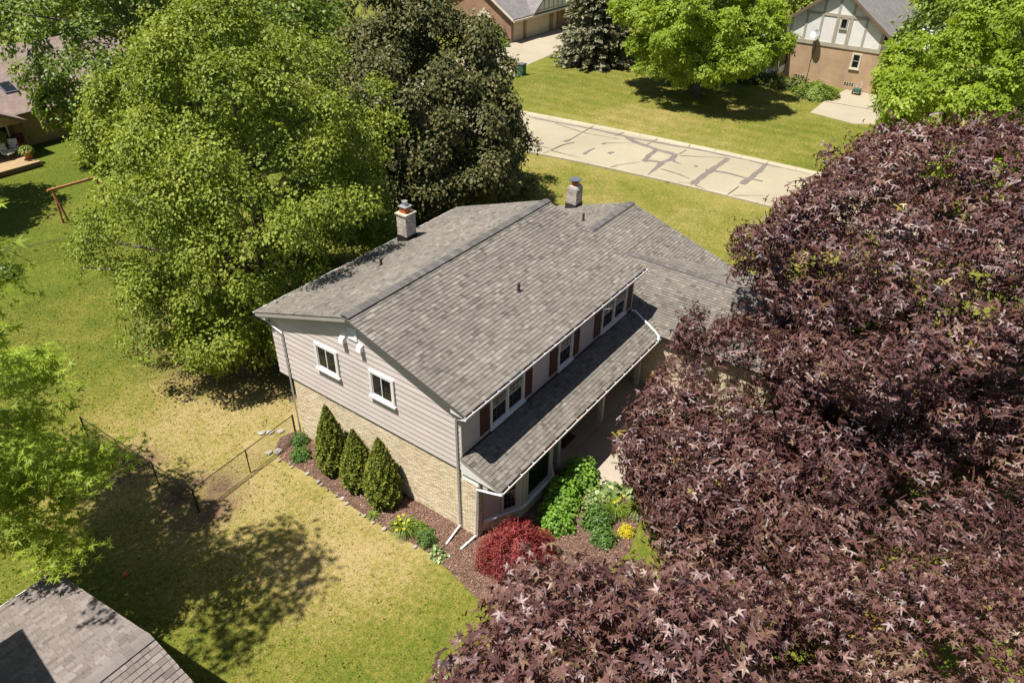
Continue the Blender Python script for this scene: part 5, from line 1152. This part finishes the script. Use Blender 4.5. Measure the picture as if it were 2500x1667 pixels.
_kc = M['shingle_cap']; M['shingle_cap'] = varmat('pale_ridge_cap', [(0, (0.15, 0.13, 0.118)), (1, (0.20, 0.175, 0.16))], .95, .1, 2, 60, .15, .2, .1)
ridge_vent(nr, (-14.6, ry, rz), (ex, ry, rz), (0, 1, -NS), (0, -1, -NS), half=.17, lift=.025, seed=63); M['shingle_cap'] = _kc
MB().prism([(ex, ey0, ez-.02), (ex, ry, rz-.02), (ex, fy, ez-.02), (ex, fy, ez-.2), (ex, ry, rz-.2), (ex, ey0, ez-.2)], (.03, 0, 0)).build('rake_board', M['creamtrim'], nr)
gutter(nh, (-26, ey0+.002, ez-.03), (ex, ey0+.002, ez-.03), (0, 1, 0), hang=1.0, seed=7)
# its taller block stands just outside the frame and shades the low roof
MB().box(-26, -13.2, fy-1, 5.2, 2.7, 8.0).build('upper_wall', M['tanbrick'], nh); MB().prism([(-26, fy-1.4, 7.9), (-12.8, fy-1.4, 7.9), (-12.8, 5.6, 7.9), (-26, 5.6, 7.9)], (0, 0, .25)).build('upper_roof', M['brownroof'], nh)

# ================================================================== GRASS
def grass(name, rects, density, r, h, seed):
    mb = MB()
    for x0, x1, y0, y1 in rects: mb.add([(x0, y0, .0), (x1, y0, .0), (x1, y1, .0), (x0, y1, .0)], [(0, 1, 2, 3)])
    o = mb.build(name, M['grass'], kind='stuff'); g = bpy.data.node_groups.new('scatter_blades', 'GeometryNodeTree')
    g.interface.new_socket('Geometry', in_out='INPUT', socket_type='NodeSocketGeometry'); g.interface.new_socket('Geometry', in_out='OUTPUT', socket_type='NodeSocketGeometry')
    n, l = g.nodes, g.links; gi, go = n.new('NodeGroupInput'), n.new('NodeGroupOutput')
    dp = n.new('GeometryNodeDistributePointsOnFaces'); dp.inputs['Density'].default_value = density; dp.inputs['Seed'].default_value = seed
    cn = n.new('GeometryNodeMeshCone'); cn.inputs['Vertices'].default_value = 3; cn.inputs['Radius Bottom'].default_value = r; cn.inputs['Depth'].default_value = h; cn.fill_type = 'NONE'
    ip = n.new('GeometryNodeInstanceOnPoints'); sm = n.new('GeometryNodeSetMaterial'); sm.inputs['Material'].default_value = M['grass']
    rr = n.new('FunctionNodeRandomValue'); rr.data_type = 'FLOAT_VECTOR'; rr.inputs[0].default_value = (-1.2, -1.2, 0); rr.inputs[1].default_value = (1.2, 1.2, 6.28)
    rs = n.new('FunctionNodeRandomValue'); rs.data_type = 'FLOAT'; rs.inputs[2].default_value = .5; rs.inputs[3].default_value = 1.35
    l.new(gi.outputs[0], dp.inputs['Mesh']); l.new(cn.outputs['Mesh'], sm.inputs['Geometry']); l.new(dp.outputs['Points'], ip.inputs['Points']); l.new(sm.outputs[0], ip.inputs['Instance'])
    l.new(rr.outputs[0], ip.inputs['Rotation']); l.new(rs.outputs[1], ip.inputs['Scale']); l.new(ip.outputs[0], go.inputs[0])
    md = o.modifiers.new('scatter', 'NODES'); md.node_group = g; o['label'] = 'short patchy lawn grass'; return o
grass('grass', [(-14, -1.75, -7, 26), (-1.75, 9, 9.3, 26)], 430, .014, .030, 1)
grass('grass', [(18.2, 30.0, -6, 18), (-8, 12, 26, 44), (40.2, 62, 5.6, 31), (40.2, 52, -8, 5.6)], 120, .02, .035, 2)
grass('weeds', [(-14, -1.75, -7, 26), (-1.75, 9, 9.3, 26)], 14, .035, .075, 5)
